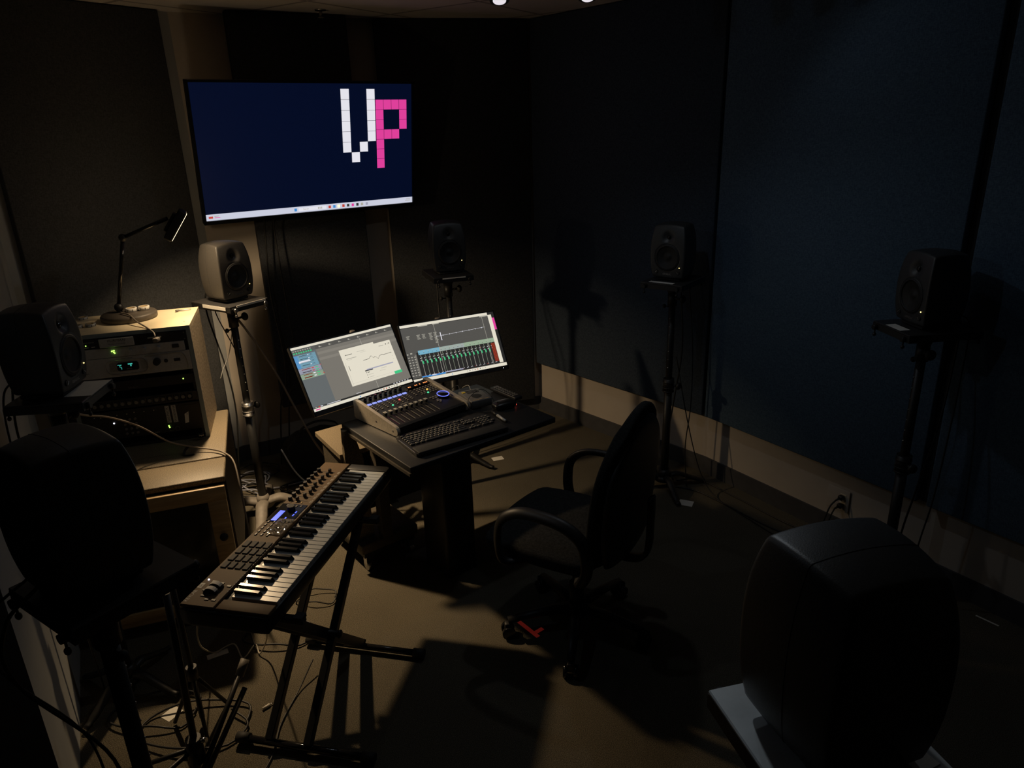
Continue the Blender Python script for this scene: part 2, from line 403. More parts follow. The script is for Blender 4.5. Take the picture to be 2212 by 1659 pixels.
SW, SD, SH = .189, .178, .272
def spk_prof(x, y, z):
    zz = z+.08
    kx = 1-.15*abs(zz)**2.3-.17*max(0, y*.5+.5)**2.2*.9
    ky = 1-.16*abs(zz)**2.4
    kz = 1-.06*x*x-.05*y*y
    if z < 0: kz = 1-.03*x*x
    X, Y, Z = x*kx, y*ky, z*kz
    if y < -.80:      # front baffle waveguides
        for (cx, cz, r, dp) in ((0, .50, .42, .17), (0, -.22, .70, .19)):
            dx = (X-cx)*SW*.99/2; dz = (Z-cz)*SH/2; q = math.hypot(dx, dz)/(r*SW/2)
            if q < 1: Y += dp*(min(1, (1-q)*6) if cz < 0 else (math.cos(q*PI)+1)/2)
    return X, Y, Z
def make_speaker(label, body):
    t = thing('monitor_speaker', label, 'speaker', group='monitor speakers on stands around the desk')
    mb = MB(); superbox(mb, SW*.99, SD*.97, SH, 40, None, .007, spk_prof); cab = mb.build('cabinet', body, t, (0, 0, .014))
    sp = []
    for (sx, sz, a0) in ((1, 1, 0), (-1, 1, 90), (-1, -1, 180), (1, -1, 270)):
        for k in range(5):
            a = R(a0+90*k/4); sp.append((sx*(SW*.99/2-.007)+.007*math.cos(a), sz*(SH/2-.007)+.007*math.sin(a)))
    full = []
    for i, p in enumerate(sp):
        q = sp[(i+1) % len(sp)]; m_ = 10 if math.dist(p, q) > .05 else 1
        for k in range(m_): full.append((p[0]+(q[0]-p[0])*k/m_, p[1]+(q[1]-p[1])*k/m_))
    seam = []
    for (px, pz) in full:
        X, Y, Z = spk_prof(px/(SW*.99/2), .12, pz/(SH/2)); seam.append((X*SW*.99/2*1.0005, Y*SD*.97/2, Z*SH/2*1.0005+SH/2+.014))
    MB().tube(seam, .0007, seg=4, closed=True).build('seam', M['rubber'], t)
    rx = Matrix.Rotation(R(90), 4, 'X')     # z axis -> -Y
    zw = .014+SH/2-.22*SH/2; zt = .014+SH/2+.5*SH/2; yf = -SD*.97/2
    w = MB().lathe([(.0665, -.012), (.0665, .001), (.062, .002), (.059, .003), (.055, -.001), (.050, -.002), (.030, -.010), (.018, -.0135), (.012, -.009), (0, -.006)], seg=36).build('woofer', M['cone'], t, (0, yf+.001, zw), (R(90), 0, 0))
    MB().lathe([(.0600, .0025), (.0585, .0042), (.0560, .0042), (.0540, .0005)], seg=36).build('rubber_surround', M['rubber'], w, (0, 0, 0))
    tw = MB().lathe([(.0185, .003), (.0175, .0), (.012, -.002), (.0115, .002), (.007, .006), (0, .0075)], seg=28).build('tweeter', M['blkg'], t, (0, yf+.0165, zt), (R(90), 0, 0))
    for s in (-1, 1):
        k = MB().cyl((0, 0, 0), (0, -.005, 0), .010, .009, seg=20).build('control_knob', M['blkp'], t, (s*.058, yf+.0065, .014+.032))
        MB().box((0, -.006, 0), (.012, .002, .0022), rot=Matrix.Rotation(R(45*s), 3, 'Y')).build('pointer', M['steel'], k)
    MB().sph((0, 0, 0), .0024, sc=(1, .6, 1), u=8, v=6).build('power_light', M['led_y'], t, (.066, yf+.0018, .014+.058))
    text('badge', 'GENELEC', .011, M['steel'], t, (0, yf+.0052, .014+.022), (R(80), 0, 0))
    MB().box((0, 0, .007), (.125, .13, .012), bev=.004, seg=3).box((0, -.03, .013), (.10, .05, .006)).build('rubber_foot', M['rubber'], t)
    return t

# ------------------------------------------------------------------ speaker stand
PZ = 1.198
def make_stand(label, leg_m, plate_m, lw=.62):
    t = thing('speaker_stand', label, 'stand', group='speaker stands around the desk')
    pl = MB().box((0, 0, PZ-.005), (.225, .29, .007), bev=.002, seg=1)
    pl.build('top_plate', plate_m, t)
    rim = MB()
    for s in (-1, 1):
        rim.box((s*.1075, 0, PZ-.020), (.010, .29, .024)); rim.box((0, s*.140, PZ-.020), (.205, .010, .024))
    rim.build('plate_frame', M['blkp'], t)
    for sx in (-1, 1):
        for sy in (-1, 1):
            s = MB().cyl((sx*.088, sy*.146, PZ-.022), (sx*.088, sy*.160, PZ-.022), .0105, .009, seg=16).cyl((sx*.088, sy*.150, PZ-.03), (sx*.088, sy*.150, PZ-.048), .003, seg=8).sph((sx*.088, sy*.150, PZ-.050), .0075, u=10, v=6)
            s.build('levelling_screw', M['steel'] if leg_m is M['cast'] else M['blk'], t)
    MB().cyl((0, 0, PZ-.03), (0, 0, PZ-.075), .042, .024, seg=20).cyl((0, 0, PZ-.075), (0, 0, PZ-.14), .024, seg=20).box((0, 0, PZ-.034), (.13, .03, .010)).build('mount_socket', M['blk'], t)
    k = MB().cyl((.024, -.012, PZ-.10), (.048, -.012, PZ-.10), .006, seg=8).sph((.062, -.012, PZ-.10), .021, sc=(.7, 1, 1)).build('mount_knob', M['rubber'], t)
    k = MB().cyl((-.018, .0, PZ-.15), (-.038, .0, PZ-.15), .004, seg=8).sph((-.044, 0, PZ-.15), .011, sc=(.9, 1, 1)).build('set_screw', M['rubber'], t)
    up = MB().cyl((0, 0, .45), (0, 0, PZ-.12), .0175, seg=24).build('upper_tube', M['blk'], t)
    hs = MB()
    for i in range(7): hs.sph((0, -.0175, .72+i*.045), .0032, u=8, v=5)
    hs.build('pin_hole', M['steel'], t)
    MB().cyl((0, 0, .10), (0, 0, .60), .0215, seg=24).build('lower_tube', M['blk'], t)
    MB().cyl((0, 0, .585), (0, 0, .655), .029, seg=24).cyl((0, 0, .60), (0, 0, .607), .031, seg=24, m=None).cyl((0, 0, .632), (0, 0, .639), .031, seg=24).cyl((0, 0, .58), (0, 0, .587), .031, seg=24).build('clamp_collar', M['steel'] if leg_m is M['cast'] else M['blk'], t)
    MB().cyl((.025, 0, .62), (.045, 0, .62), .006, seg=10).sph((.058, 0, .62), .020, sc=(.65, 1, 1)).build('clamp_knob', M['blk'], t)
    MB().cyl((0, 0, .075), (0, 0, .115), .042, .028, seg=24).cyl((0, 0, .05), (0, 0, .077), .055, .045, seg=24).build('hub', leg_m, t)
    for k in range(4):
        a = R(45+90*k)
        pts = ([(.02, .07), (.09, .085), (.15, .06), (.24, .028), (.285, .02)] if lw > .9 else [(.02, .07), (.08, .078), (.13, .058), (.20, .028), (.24, .018)])
        MB().tube(spline([(r*math.cos(a), r*math.sin(a), z) for r, z in pts], 4), [.030*lw]*5+[.028*lw]*4+[.025*lw]*4+[.019*lw]*4, seg=10, flat=(1.15, .75)).build('leg', leg_m, t)
    return t

AIM = (0.03, 2.30)
FACE = {'lit': (.85, -.53), 'b': (.33, -.944), 'c': (-.61, -.79), 'd': (-.995, -.10)}   # measured facing of four of them
def heading(key, x, y):
    if key in FACE: return face_to(x, y, x+FACE[key][0], y+FACE[key][1])
    return face_to(x, y, *AIM)
spots = [  # x, y, speaker words, stand words
    ('lit', -1.378, 3.450, 'monitor speaker lit by the lamp, lamplight also put into its tone, beside the beige column', 'grey footed speaker stand lit by the lamp, beside the equipment rack'),
    ('b', -.345, 3.985, 'black monitor speaker against the black front wall, behind the two computer monitors', 'black speaker stand standing behind the two computer monitors'),
    ('c', .845, 3.600, 'black monitor speaker before the navy panel near the far corner', 'black speaker stand behind the office chair with white tape at its foot'),
    ('d', 1.580, 2.590, 'black monitor speaker throwing its shadow on the wide blue panel', 'black speaker stand in front of the wide blue wall panel'),
    ('e', .398, .705, 'black monitor speaker seen from behind, its curved top faintly lit', 'speaker stand with a top plate toned pale as lit, nearest the camera on the right'),
    ('f', -.778, 1.105, 'black monitor speaker seen from behind, nearest the camera on the left', 'black speaker stand between the camera and the wooden cabinet'),
    ('g', -1.475, 2.150, 'black monitor speaker seen side on, in front of the equipment rack', 'black speaker stand by the grey left wall'),
]
sp0 = st0 = None; lit = lits = None
SPK = {}
for key, x, y, sl, tl in spots:
    rz = heading(key, x, y)
    if key == 'lit':
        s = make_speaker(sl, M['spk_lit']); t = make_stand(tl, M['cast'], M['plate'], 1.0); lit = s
        s.location = (x, y, PZ); s.rotation_euler = (0, 0, rz); t.location = (x, y, 0); t.rotation_euler = (0, 0, rz)
    elif sp0 is None:
        sp0 = make_speaker(sl, M['spk']); st0 = make_stand(tl, M['blk'], M['plate'])
        s, t = sp0, st0
        s.location = (x, y, PZ); s.rotation_euler = (0, 0, rz); t.location = (x, y, 0); t.rotation_euler = (0, 0, rz)
    else:
        s = dup(sp0, (x, y, PZ), rz, sl); t = dup(st0, (x, y, 0), rz, tl)
        if key == 'e':
            for c in t.children:
                if c.name.startswith('top_plate'): c.data = c.data.copy(); c.data.materials[0] = M['plate_lit']
                if c.name.startswith(('top_plate', 'plate_frame', 'levelling_screw')): c.scale = (1, .80, 1)
        if key in ('f', 'g'):
            for c in t.children:
                if c.name.startswith(('top_plate', 'plate_frame', 'levelling_screw')): c.scale = (1, .80, 1); c.location.y = -.024
                if key == 'g' and c.name.startswith('leg'): c.rotation_euler = (0, 0, R(24)); c.scale = (.88, .88, 1)
    SPK[key] = (s, t)
    # leads hanging from each speaker
for key, x, y, sl, tl in spots:
    rz = heading(key, x, y); back = Vector((-math.sin(rz), math.cos(rz), 0)); side = Vector((math.cos(rz), math.sin(rz), 0))
    where = {'lit': 'the lamplit speaker', 'b': 'the speaker behind the computer monitors', 'c': 'the speaker near the far corner', 'd': 'the speaker by the wide blue panel',
             'e': 'the near speaker with the pale plate', 'f': 'the near speaker on the dark left', 'g': 'the side-on speaker by the rack'}[key]
    for j, sgn in enumerate((-1, 1)):
        p = Vector((x, y, 0))+back*.12+side*sgn*.025
        q = Vector((x, y, 0))+back*.06+side*sgn*.03
        pts = [Vector((x, y, PZ+.05))+back*.085+side*sgn*.02, p+Vector((0, 0, PZ+.01))+back*.03, p+Vector((0, 0, PZ-.10))+back*.04, q+Vector((0, 0, .85))+side*sgn*.015, q+Vector((0, 0, .6)), q+side*.04*sgn+Vector((0, 0, .3)), q+side*.05*sgn+back*.02+Vector((0, 0, .02)), q+side*.10*sgn+back*.02+Vector((0, 0, .006))]
        if key in ('d', 'c'): pts = pts[:3]+[q+back*.05+side*.05+Vector((0, 0, .8)), q+back*.02+side*(.03+.04*j)+Vector((0, 0, .5)), q+side*(.01+.05*j)+Vector((0, 0, .25))]+[q+side*(.02+.06*j)+Vector((0, 0, .01))]
        if key == 'g': pts = pts[:1]+[Vector((x-.115, y-.01-.04*j, PZ+.02)), Vector((x-.125, y-.03-.04*j, PZ-.12)), Vector((x-.115, y-.03-.04*j, PZ-.30)), Vector((x-.08, y-.02-.04*j, .6)), Vector((x-.07, y-.04*j, .01))]
        cable(('thin black signal lead' if j else 'black power lead')+' hanging behind '+where, pts, (.0042 if j == 0 else .0032)*(.8 if key in ('e', 'f') else 1), M['cable'], name='power_cable' if j == 0 else 'signal_cable', group='leads hanging from the monitor speakers')

# papers under and tape on the stands
def slip(label, x, y, z, w, d, rz, m=None, name='paper_slip', th=.0008, cat='paper'):
    grp = {'floor_tape': 'white tape marks on the carpet', 'tape_strip': 'tape strips on the stand plates', 'paper_slip': 'paper slips under the speakers'}.get(name)
    o = MB().box((0, 0, th/2), (w, d, th)).build(name, m or M['paper']); o.location = (x, y, z); o.rotation_euler = (0, 0, rz); return tag(o, label, cat, grp)
def stand_pt(key, lx, ly):
    for k, x, y, a, b in spots:
        if k == key:
            rz = heading(k, x, y); return x+lx*math.cos(rz)-ly*math.sin(rz), y+lx*math.sin(rz)+ly*math.cos(rz), rz
x, y, rz = stand_pt('g', .02, -.1); slip('white paper slip sticking out under the side-on speaker by the rack', x, y, PZ-.0015, .15, .085, rz)
x, y, rz = stand_pt('d', .0, -.118); slip('small white paper slip under the speaker by the wide blue panel', x, y, PZ-.0015, .09, .04, rz)
x, y, rz = stand_pt('c', -.01, -.115); slip('white paper strip under the speaker near the far corner', x, y, PZ-.0015, .13, .028, rz)
x, y, rz = stand_pt('b', 0, -.147); o = slip('white tape strip along the edge plate of the stand behind the monitors', x, y, PZ-.012, .13, .002, rz, th=.006, name='tape_strip', cat='tape')
x, y, rz = stand_pt('lit', .01, -.147); slip('cream tape strip on the lamplit speaker plate, under the speaker front', x, y, PZ-.012, .17, .002, rz, th=.010, name='tape_strip', cat='tape')
x, y, rz = stand_pt('lit', -.115, -.03); slip('cream tape strip on the lamplit speaker plate, along its side edge', x, y, PZ-.022, .002, .17, rz, th=.016, name='tape_strip', cat='tape')
x, y, rz = stand_pt('e', -.080, .06); slip('pale square sticker on the pale plate beside the near right speaker', x, y, PZ-.0012, .035, .03, rz+.2, name='sticker', cat='sticker')
x, y, rz = stand_pt('f', .085, .03); slip('white paper tag on the plate of the near left stand', x, y, PZ-.0012, .035, .03, rz+.5, name='paper_tag')

# ------------------------------------------------------------------ television
tv = thing('wall_television', 'large flat television on the front wall showing white and pink pixel letters', 'television', (-1.041, 4.089, 1.868))
tv.rotation_euler = (R(8.5), 0, R(35.24))
TW, TH = 1.23, .70
# local: x width, z up, -y faces the room
MB().box((0, .022, 0), (TW, .030, TH), bev=.004).build('back_case', M['blkp'], tv)
fr = MB(); e = .011
for s in (-1, 1): fr.box((s*(TW/2-e/2), -.001, 0), (e, .018, TH))
fr.box((0, -.001, TH/2-e/2), (TW, .018, e)).box((0, -.001, -TH/2+.010), (TW, .018, .020))
fr.build('bezel', M['blkg'], tv)
SWt, SHt = TW-2*e, TH-e-.020; zc = (.020-e)/2
scr = MB().box((0, .004, zc), (SWt, .006, SHt)).build('screen', M['g_navy'], tv)
def uvq(mb, W_, H_, zc_, y, u0, v0, u1, v1, m, x0=0):
    """v measured from the top"""
    X = lambda u: (u-.5)*W_+x0
    Z = lambda v: zc_+(.5-v)*H_
    mb.quad([(X(u0), y, Z(v1)), (X(u1), y, Z(v1)), (X(u1), y, Z(v0)), (X(u0), y, Z(v0))], m)
# taskbar
mb = MB(); uvq(mb, SWt, SHt, zc, -.0006, 0, .952, 1, 1, M['g_bar']); mb.build('taskbar', None, scr)
icons = [(.39, M['g_blue']), (.555, M['g_red']), (.578, M['g_blue']), (.60, M['led_y']), (.624, M['g_red']), (.648, M['g_ink']), (.672, M['g_pink']), (.696, M['g_ink']), (.72, M['g_mid']), (.745, M['g_lav'])]
for u, m_ in icons:
    mb = MB(); uvq(mb, SWt, SHt, zc, -.0012, u, .965, u+.012, .988, m_); mb.build('taskbar_icon', None, scr)
for nm, u0, v0, u1, v1, yy, m_ in (('search_box', .41, .962, .545, .99, -.0010, 'g_white'), ('search_icon', .503, .968, .507, .985, -.0014, 'g_mid'), ('search_icon', .511, .968, .515, .985, -.0014, 'g_mid'), ('search_icon', .519, .968, .523, .985, -.0014, 'g_mid'),
        ('widget_icon', .012, .968, .030, .984, -.0012, 'g_red'), ('widget_text', .036, .966, .056, .971, -.0012, 'g_mid'), ('widget_text', .036, .978, .060, .983, -.0012, 'g_pink'), ('clock_text', .965, .966, .988, .971, -.0012, 'g_mid'), ('clock_text', .96, .978, .988, .983, -.0012, 'g_mid')):
    mb = MB(); uvq(mb, SWt, SHt, zc, yy, u0, v0, u1, v1, M[m_]); mb.build(nm, None, scr)
text('search_text', 'Search', .012, M['g_mid'], scr, ((.445-.5)*SWt, -.0018, zc+(.5-.976)*SHt), (R(90), 0, 0))
# pixel letters; cell grid
cu, cv = .0412, .0845
def cells(name, lst, u0, v0, cu_, cv_, m_):
    mb = MB()
    for (i, j) in lst:
        uvq(mb, SWt, SHt, zc, -.0008, u0+i*cu_+.0008, v0+j*cv_+.0012, u0+(i+1)*cu_-.0008, v0+(j+1)*cv_-.0012, m_)
    mb.build(name, None, scr)
cells('white_letter', [(0, j) for j in range(6)]+[(1, 6), (2, 5)]+[(3, j) for j in range(5)], .642, .040, .0420, .0830, M['g_white'])
cells('pink_letter', [(0, j) for j in range(7)]+[(1, 0), (2, 0), (3, 0), (3, 1), (3, 2), (1, 3), (2, 3)], .812, .124, .0405, .0795, M['g_pink'])
MB().box((0, .075, 0), (.40, .02, .30)).box((0, .12, 0), (.10, .09, .12)).build('mount_bracket', M['blk'], tv)
MB().box((.05, .155, -.02), (.16, .05, .22)).build('wall_arm', M['blk'], tv)
# cables dropping from the television
for i, (dx, lab) in enumerate(((0, 'black cable dropping down the panel below the television'), (.055, 'second black cable below the television, bowing outwards'))):
    bx, by = -1.352+dx*.8, 4.040+dx*.45
    cable(lab, [(bx+.03, by-.05, 1.56), (bx, by, 1.45), (bx+.03*i-.02, by, 1.1), (bx+.02*i, by+.01, .75), (bx-.01+.03*i, by+.01, .55), (bx-.03, by+.01, .50), (bx-.06, by-.0, .40), (bx-.10, by-.03, .02)], .0045, M['cable'])

# ------------------------------------------------------------------ sprinkler and ceiling track lights
t = thing('ceiling_sprinkler', 'small brass ceiling sprinkler near the front wall', 'sprinkler', (-.95, 4.22, H))
MB().cyl((0, 0, 0), (0, 0, -.006), .030, .028, seg=24).build('flange', M['steel'], t)
MB().cyl((0, 0, -.006), (0, 0, -.035), .008, seg=12).build('stem', M['cast'], t)
MB().cyl((0, 0, -.037), (0, 0, -.040), .016, seg=16).build('deflector', M['cast'], t)
tr = thing('light_track', 'white ceiling track carrying the spotlights', 'light track', (.42, 2.90, H))
MB().box((0, 0, -.012), (1.5, .035, .022)).build('rail', M['rackwht'], tr)
LIGHTS = [(.0, 2.90), (.318, 2.90), (.586, 2.90), (.877, 2.90)]
words = ['dim ceiling spotlight nearest the television', 'second ceiling spotlight from the television', 'third ceiling spotlight from the television', 'brightest ceiling spotlight, over the blue wall panels']
for (lx, ly), wd in zip(LIGHTS, words):
    t = thing('track_spotlight', wd, 'spotlight', (lx, ly, H-.023), group='spotlights on the ceiling track')
    MB().cyl((0, 0, 0), (0, 0, -.09), .008, seg=10).build('stem', M['blk'], t)
    MB().cyl((0, 0, -.085), (0, -.03, -.165), .030, .036, seg=24).build('can', M['blk'], t)
    MB().cyl((0, -.0301, -.1653), (0, -.0309, -.1670), .024, seg=24).build('lens', M['lens_hot'], t)

t = thing('ceiling_spotlight', 'single ceiling spotlight above the grey left wall, outside the television side', 'spotlight', (-1.30, 1.85, H))
MB().cyl((0, 0, 0), (0, 0, -.02), .05, seg=24).cyl((0, 0, -.02), (0, 0, -.07), .008, seg=10).build('canopy', M['blk'], t)
MB().cyl((-.03, -.01, -.05), (.04, .015, -.12), .034, .040, seg=24).build('can', M['blk'], t)
MB().cyl((.0405, .0152, -.1205), (.0425, .016, -.1225), .032, seg=24).build('lens', M['lens_hot'], t)
LX = Vector((-1.30+.060, 1.85+.022, H-.150))

# ------------------------------------------------------------------ equipment cabinet (speckled top, wooden frame)
CU = Vector((.945, .327, 0)).normalized(); CR = math.atan2(CU.y, CU.x)
cab = thing('equipment_cabinet', 'low cabinet with speckled top and pale wood framed black door', 'cabinet', (-1.182, 2.604, 0), CR)
# local x runs left (negative) from the front right corner, y goes back
CW, CD, CZ = .62, .83, .65
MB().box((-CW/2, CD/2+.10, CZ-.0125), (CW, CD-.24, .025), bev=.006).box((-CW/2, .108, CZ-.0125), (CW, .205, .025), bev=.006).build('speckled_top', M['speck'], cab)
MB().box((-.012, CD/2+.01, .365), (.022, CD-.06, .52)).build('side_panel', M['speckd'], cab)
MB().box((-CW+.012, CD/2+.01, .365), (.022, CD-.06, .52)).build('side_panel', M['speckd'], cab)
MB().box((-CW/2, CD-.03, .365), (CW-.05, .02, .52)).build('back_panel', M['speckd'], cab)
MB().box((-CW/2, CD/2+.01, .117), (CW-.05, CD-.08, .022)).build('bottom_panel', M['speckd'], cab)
dr = MB()
dr.box((-CW/2, -.012, CZ-.060), (CW-.01, .024, .062), bev=.003).box((-CW/2, -.012, .085), (CW-.01, .024, .060), bev=.003)
for s in (-.042, -CW+.042): dr.box((s, -.012, .345), (.072, .023, .525), bev=.003)
door = dr.build('door_frame', M['wood'], cab)
MB().box((-CW/2, -.008, .340), (CW-.14, .008, .47)).build('door_glass', M['blkg'], door)
MB().cyl((-.040, -.024, .40), (-.040, -.030, .40), .006, seg=12).sph((-.040, -.040, .40), .017, sc=(1, .8, 1)).build('door_knob', M['rubber'], door)
MB().box((-CW+.09, -.030, .50), (.02, .012, .03)).build('latch', M['steel'], door)
MB().box((.004, .03, .20), (.010, .03, .05)).cyl((.008, .015, .20), (.008, .045, .20), .008, seg=10).build('hinge', M['chrome'], cab)
for cx_ in (-.06, -CW+.06):
    for cy_ in (.08, CD-.30):
        MB().cyl((cx_-.012, cy_, .026), (cx_+.012, cy_, .026), .026, seg=20).box((cx_, cy_, .075), (.03, .04, .056)).build('caster', M['rubber'], cab)
MB().box((-.40, .058, CZ+.0004), (.030, .004, .0006)).box((-.40, .072, CZ+.0004), (.030, .003, .0006)).box((-.392, .064, CZ+.0004), (.003, .022, .0006)).box((-.41, .068, CZ+.0004), (.003, .018, .0006)).build('top_mark', M['inkd'], cab)

# ------------------------------------------------------------------ open rack box with equipment
RK = Vector((-1.405, 3.030, .6505)); RR = math.atan2(.28, .96)
rack = thing('rack_box', 'open cream laminate rack box standing on the speckled cabinet', 'rack', tuple(RK), RR)
RW, RD, RH = .520, .370, .530
MB().box((-RW/2, RD/2, RH-.009), (RW, RD, .018)).build('top_panel', M['rackwht'], rack)
for s, nm in ((-.009, 0), (-RW+.009, 1)):
    MB().box((s, RD/2, RH/2-.010), (.018, RD, RH-.02)).build('side_panel', M['chip'] if nm == 0 else M['rackwht'], rack)
MB().box((-.009, -.0008, RH/2), (.018, .0016, RH)).box((-RW+.009, -.0008, RH/2), (.018, .0016, RH)).box((-RW/2, -.0008, RH-.009), (RW-.036, .0016, .018)).build('edge_band', M['rackedge'], rack)
MB().box((-RW/2, RD/2, .006), (RW-.036, RD, .012)).build('bottom_panel', M['blkp'], rack)
MB().box((-RW/2, RD-.005, RH/2), (RW-.04, .006, RH-.05)).build('back_panel', M['blackwall'], rack)
for s in (-.018-.006, -RW+.018+.006):
    rl = MB().box((s, .004, RH/2-.005), (.012, .003, RH-.045)); rl.build('rack_rail', M['blk'], rack)
for (hx, hy) in ((-.03, .33), (-.03, .08)):
    MB().cyl((hx, hy, RH), (hx, hy, RH+.001), .003, seg=10).build('screw', M['steel'], rack)
RX0 = -RW/2
def rloc(x, z, y=0):      # rack-local to world
    return Matrix.Translation(RK) @ Matrix.Rotation(RR, 4, 'Z') @ Vector((x, y, z))
def unit(name, label, ztop, nu, m, depth=.22, cat='rack unit', bev=.0015, w=.482, y=-.004):
    h = .04445*nu-.001
    p = rloc(RX0, ztop-h/2)
    t = thing(name, label, cat, tuple(p), RR, 'units mounted in the rack box')
    fp = MB().box((0, y, 0), (w, .005, h), bev=bev, seg=1).build('faceplate', m, t)
    MB().box((0, depth/2+.002, 0), (.43, depth, h-.004)).build('chassis', M['blk'], t)
    return t, fp, h
z = RH-.020
U = .04445
t, fp, h = unit('power_conditioner', 'black rack power conditioner with silver name plate, top of the rack', z, 1, M['blkp'])
MB().box((-.035, -.010, 0), (.135, .008, .038), bev=.002, seg=1).build('name_plate', M['silver'], t)
text('lettering', 'FURMAN', .014, M['inkd'], t, (-.035, -.0145, .009), (R(90), 0, 0), sx=1.25, shear=.25)
text('lettering', 'POWER CONDITIONER', .006, M['inkd'], t, (-.035, -.0145, -.006), (R(90), 0, 0))
MB().box((.115, -.012, .006), (.055, .012, .006), bev=.002).build('handle', M['steel'], t)
MB().sph((-.155, -.007, -.004), .0022, u=8, v=6).build('status_light', M['led_g'], t)
text('lettering', 'POWER MODULE', .006, M['ink'], t, (-.145, -.007, .008), (R(90), 0, 0))
MB().box((-.155, -.0068, -.013), (.018, .001, .003)).box((-.128, -.0068, -.012), (.014, .001, .004)).build('marking', M['ink'], t)
for sx in (-1, 1):
    for sz in (-1, 1): MB().cyl((sx*.232, -.0065, sz*.014), (sx*.232, -.0085, sz*.014), .003, seg=8).build('rack_screw', M['steel'], t)
z -= U
t, fp, h = unit('signal_processor', 'silver one-space rack processor with three small knobs and green lights', z, 1, M['silver'], w=.455)
MB().box((-.195, -.0072, -.002), (.050, .002, .014), bev=.001, seg=1).build('badge_plate', M['inkd'], t)
for i in range(3):
    k = MB().cyl((.012+i*.055, -.006, .004), (.012+i*.055, -.022, .004), .0075, .006, seg=20).build('knob', M['silver'], t)
for (dx, dz) in ((0, 0), (.009, .002), (.007, -.005), (.010, -.009), (0.002, .001)):
    MB().sph((-.062+dx, -.0075, .006+dz), .0026, u=8, v=6).build('status_light', M['led_g'], t)
MB().box((.190, -.0078, .002), (.028, .003, .016), bev=.001, seg=1).build('rocker_switch', M['inkd'], t)
z -= U
t, fp, h = unit('amplifier', 'silver two-space rack amplifier with oval teal display and large dark knob', z, 2, M['silver'], w=.482)
def ringpts(w, h_, r, n=6):
    o = []
    for (sx, sz, a0) in ((1, 1, 0), (-1, 1, 90), (-1, -1, 180), (1, -1, 270)):
        for k in range(n+1):
            a = R(a0+90*k/n); o.append((sx*(w/2-r)+r*math.cos(a), sz*(h_/2-r)+r*math.sin(a)))
    return o
mb = MB(); mb.tube([(p[0]-.015, -.008, p[1]-.002) for p in ringpts(.165, .062, .026)], .0018, seg=6, closed=True); mb.build('display_surround', M['steel'], t)
mb = MB(); mb.prism(ringpts(.086, .038, .010), -.001, .001, mtx=Matrix.Translation((-.012, -.0085, 0)) @ Matrix.Rotation(R(90), 4, 'X')); dsp = mb.build('display', M['blkg'], t)
mb = MB()
for (dx, dz, w_, h_) in ((-.032, .009, .016, .0015), (-.032, .004, .0015, .010), (-.028, -.002, .006, .0015), (-.026, -.007, .002, .008), (.010, .010, .018, .005), (.012, .003, .005, .007), (-.028, .006, .004, .003)):
    mb.box((-.012+dx, -.0104, dz), (w_, .0006, h_))
mb.build('display_figure', M['lcd_t'], dsp)
text('display_text', 'SERVICES', .005, M['ink'], dsp, (-.008, -.0106, -.011), (R(90), 0, 0))
text('lettering', 'TASCAM', .009, M['inkd'], t, (-.185, -.0072, -.018), (R(90), 0, 0))
text('lettering', 'POWER AMPLIFIER', .005, M['inkd'], t, (-.01, -.0072, .036), (R(90), 0, 0))
MB().cyl((.105, -.006, .008), (.105, -.030, .008), .0155, .014, seg=28).build('volume_knob', M['blkp'], t)
MB().cyl((.141, -.006, .006), (.141, -.010, .006), .008, seg=20).build('headphone_jack', M['inkd'], t)
MB().box((.186, -.0078, .006), (.026, .003, .014), bev=.001, seg=1).build('rocker_switch', M['inkd'], t)
mb = MB(); mb.tube(spline([(.06, -.0075, .036), (.19, -.0075, .038), (.215, -.0075, .030), (.226, -.0075, 0), (.226, -.0075, -.036)], 5), .0016, seg=6); mb.build('trim_line', M['steel'], t)
mb = MB()
for i in range(7):
    for j in range(9): mb.box((-.083+i*.0045, -.0072, -.018+j*.0045), (.0018, .0008, .0018)); mb.box((.040+i*.0045, -.0072, -.018+j*.0045), (.0018, .0008, .0018))
o = mb.build('vent_dots', M['inkd'], t); o['kind'] = 'stuff'
z -= 2*U
z -= .020
t, fp, h = unit('monitor_controller', 'black rack unit with one green light, below the silver amplifier', z, 1, M['blkp'])
text('lettering', 'GENELEC', .010, M['btn'], t, (-.01, -.0072, -.012), (R(90), 0, 0))
MB().sph((.195, -.0075, .002), .0028, u=8, v=6).build('status_light', M['led_g'], t)
z -= U+.038
t, fp, h = unit('patch_panel', 'black rack patch panel with a row of square sockets', z, 1, M['blkp'])
for i in range(16):
    s = MB().box((-.205+i*.0275, -.0076, 0), (.022, .003, .026), bev=.001, seg=1).build('socket', M['blkg'], t)
    MB().cyl((-.205+i*.0275, -.0092, 0), (-.205+i*.0275, -.0102, 0), .008, seg=14).cyl((-.211+i*.0275, -.0092, .010), (-.211+i*.0275, -.0105, .010), .0013, seg=6).build('socket_ring', M['btn'], s)
z -= U+.006
t, fp, h = unit('module_rack', 'black three-space module rack with upright white lettering and green lights', z, 3, M['blk'], w=.482)
MB().box((.104, -.0070, .020), (.017, .001, .080)).build('pale_label', M['ink'], t)
MB().box((.131, -.0070, .020), (.019, .001, .082)).build('pale_label', M['ink'], t)
text('lettering', 'SIX-PACK', .0165, M['inkd'], t, (.104, -.0078, .020), (R(90), R(-90), 0), sx=1.0)
text('lettering', 'Workhorse', .0165, M['inkd'], t, (.131, -.0078, .020), (R(90), R(-90), 0), sx=1.0)
MB().sph((.098, -.0085, -.035), .003, u=8, v=6).build('status_light', M['led_g'], t)
MB().sph((.100, -.0085, -.042), .003, u=8, v=6).build('status_light', M['led_g'], t)
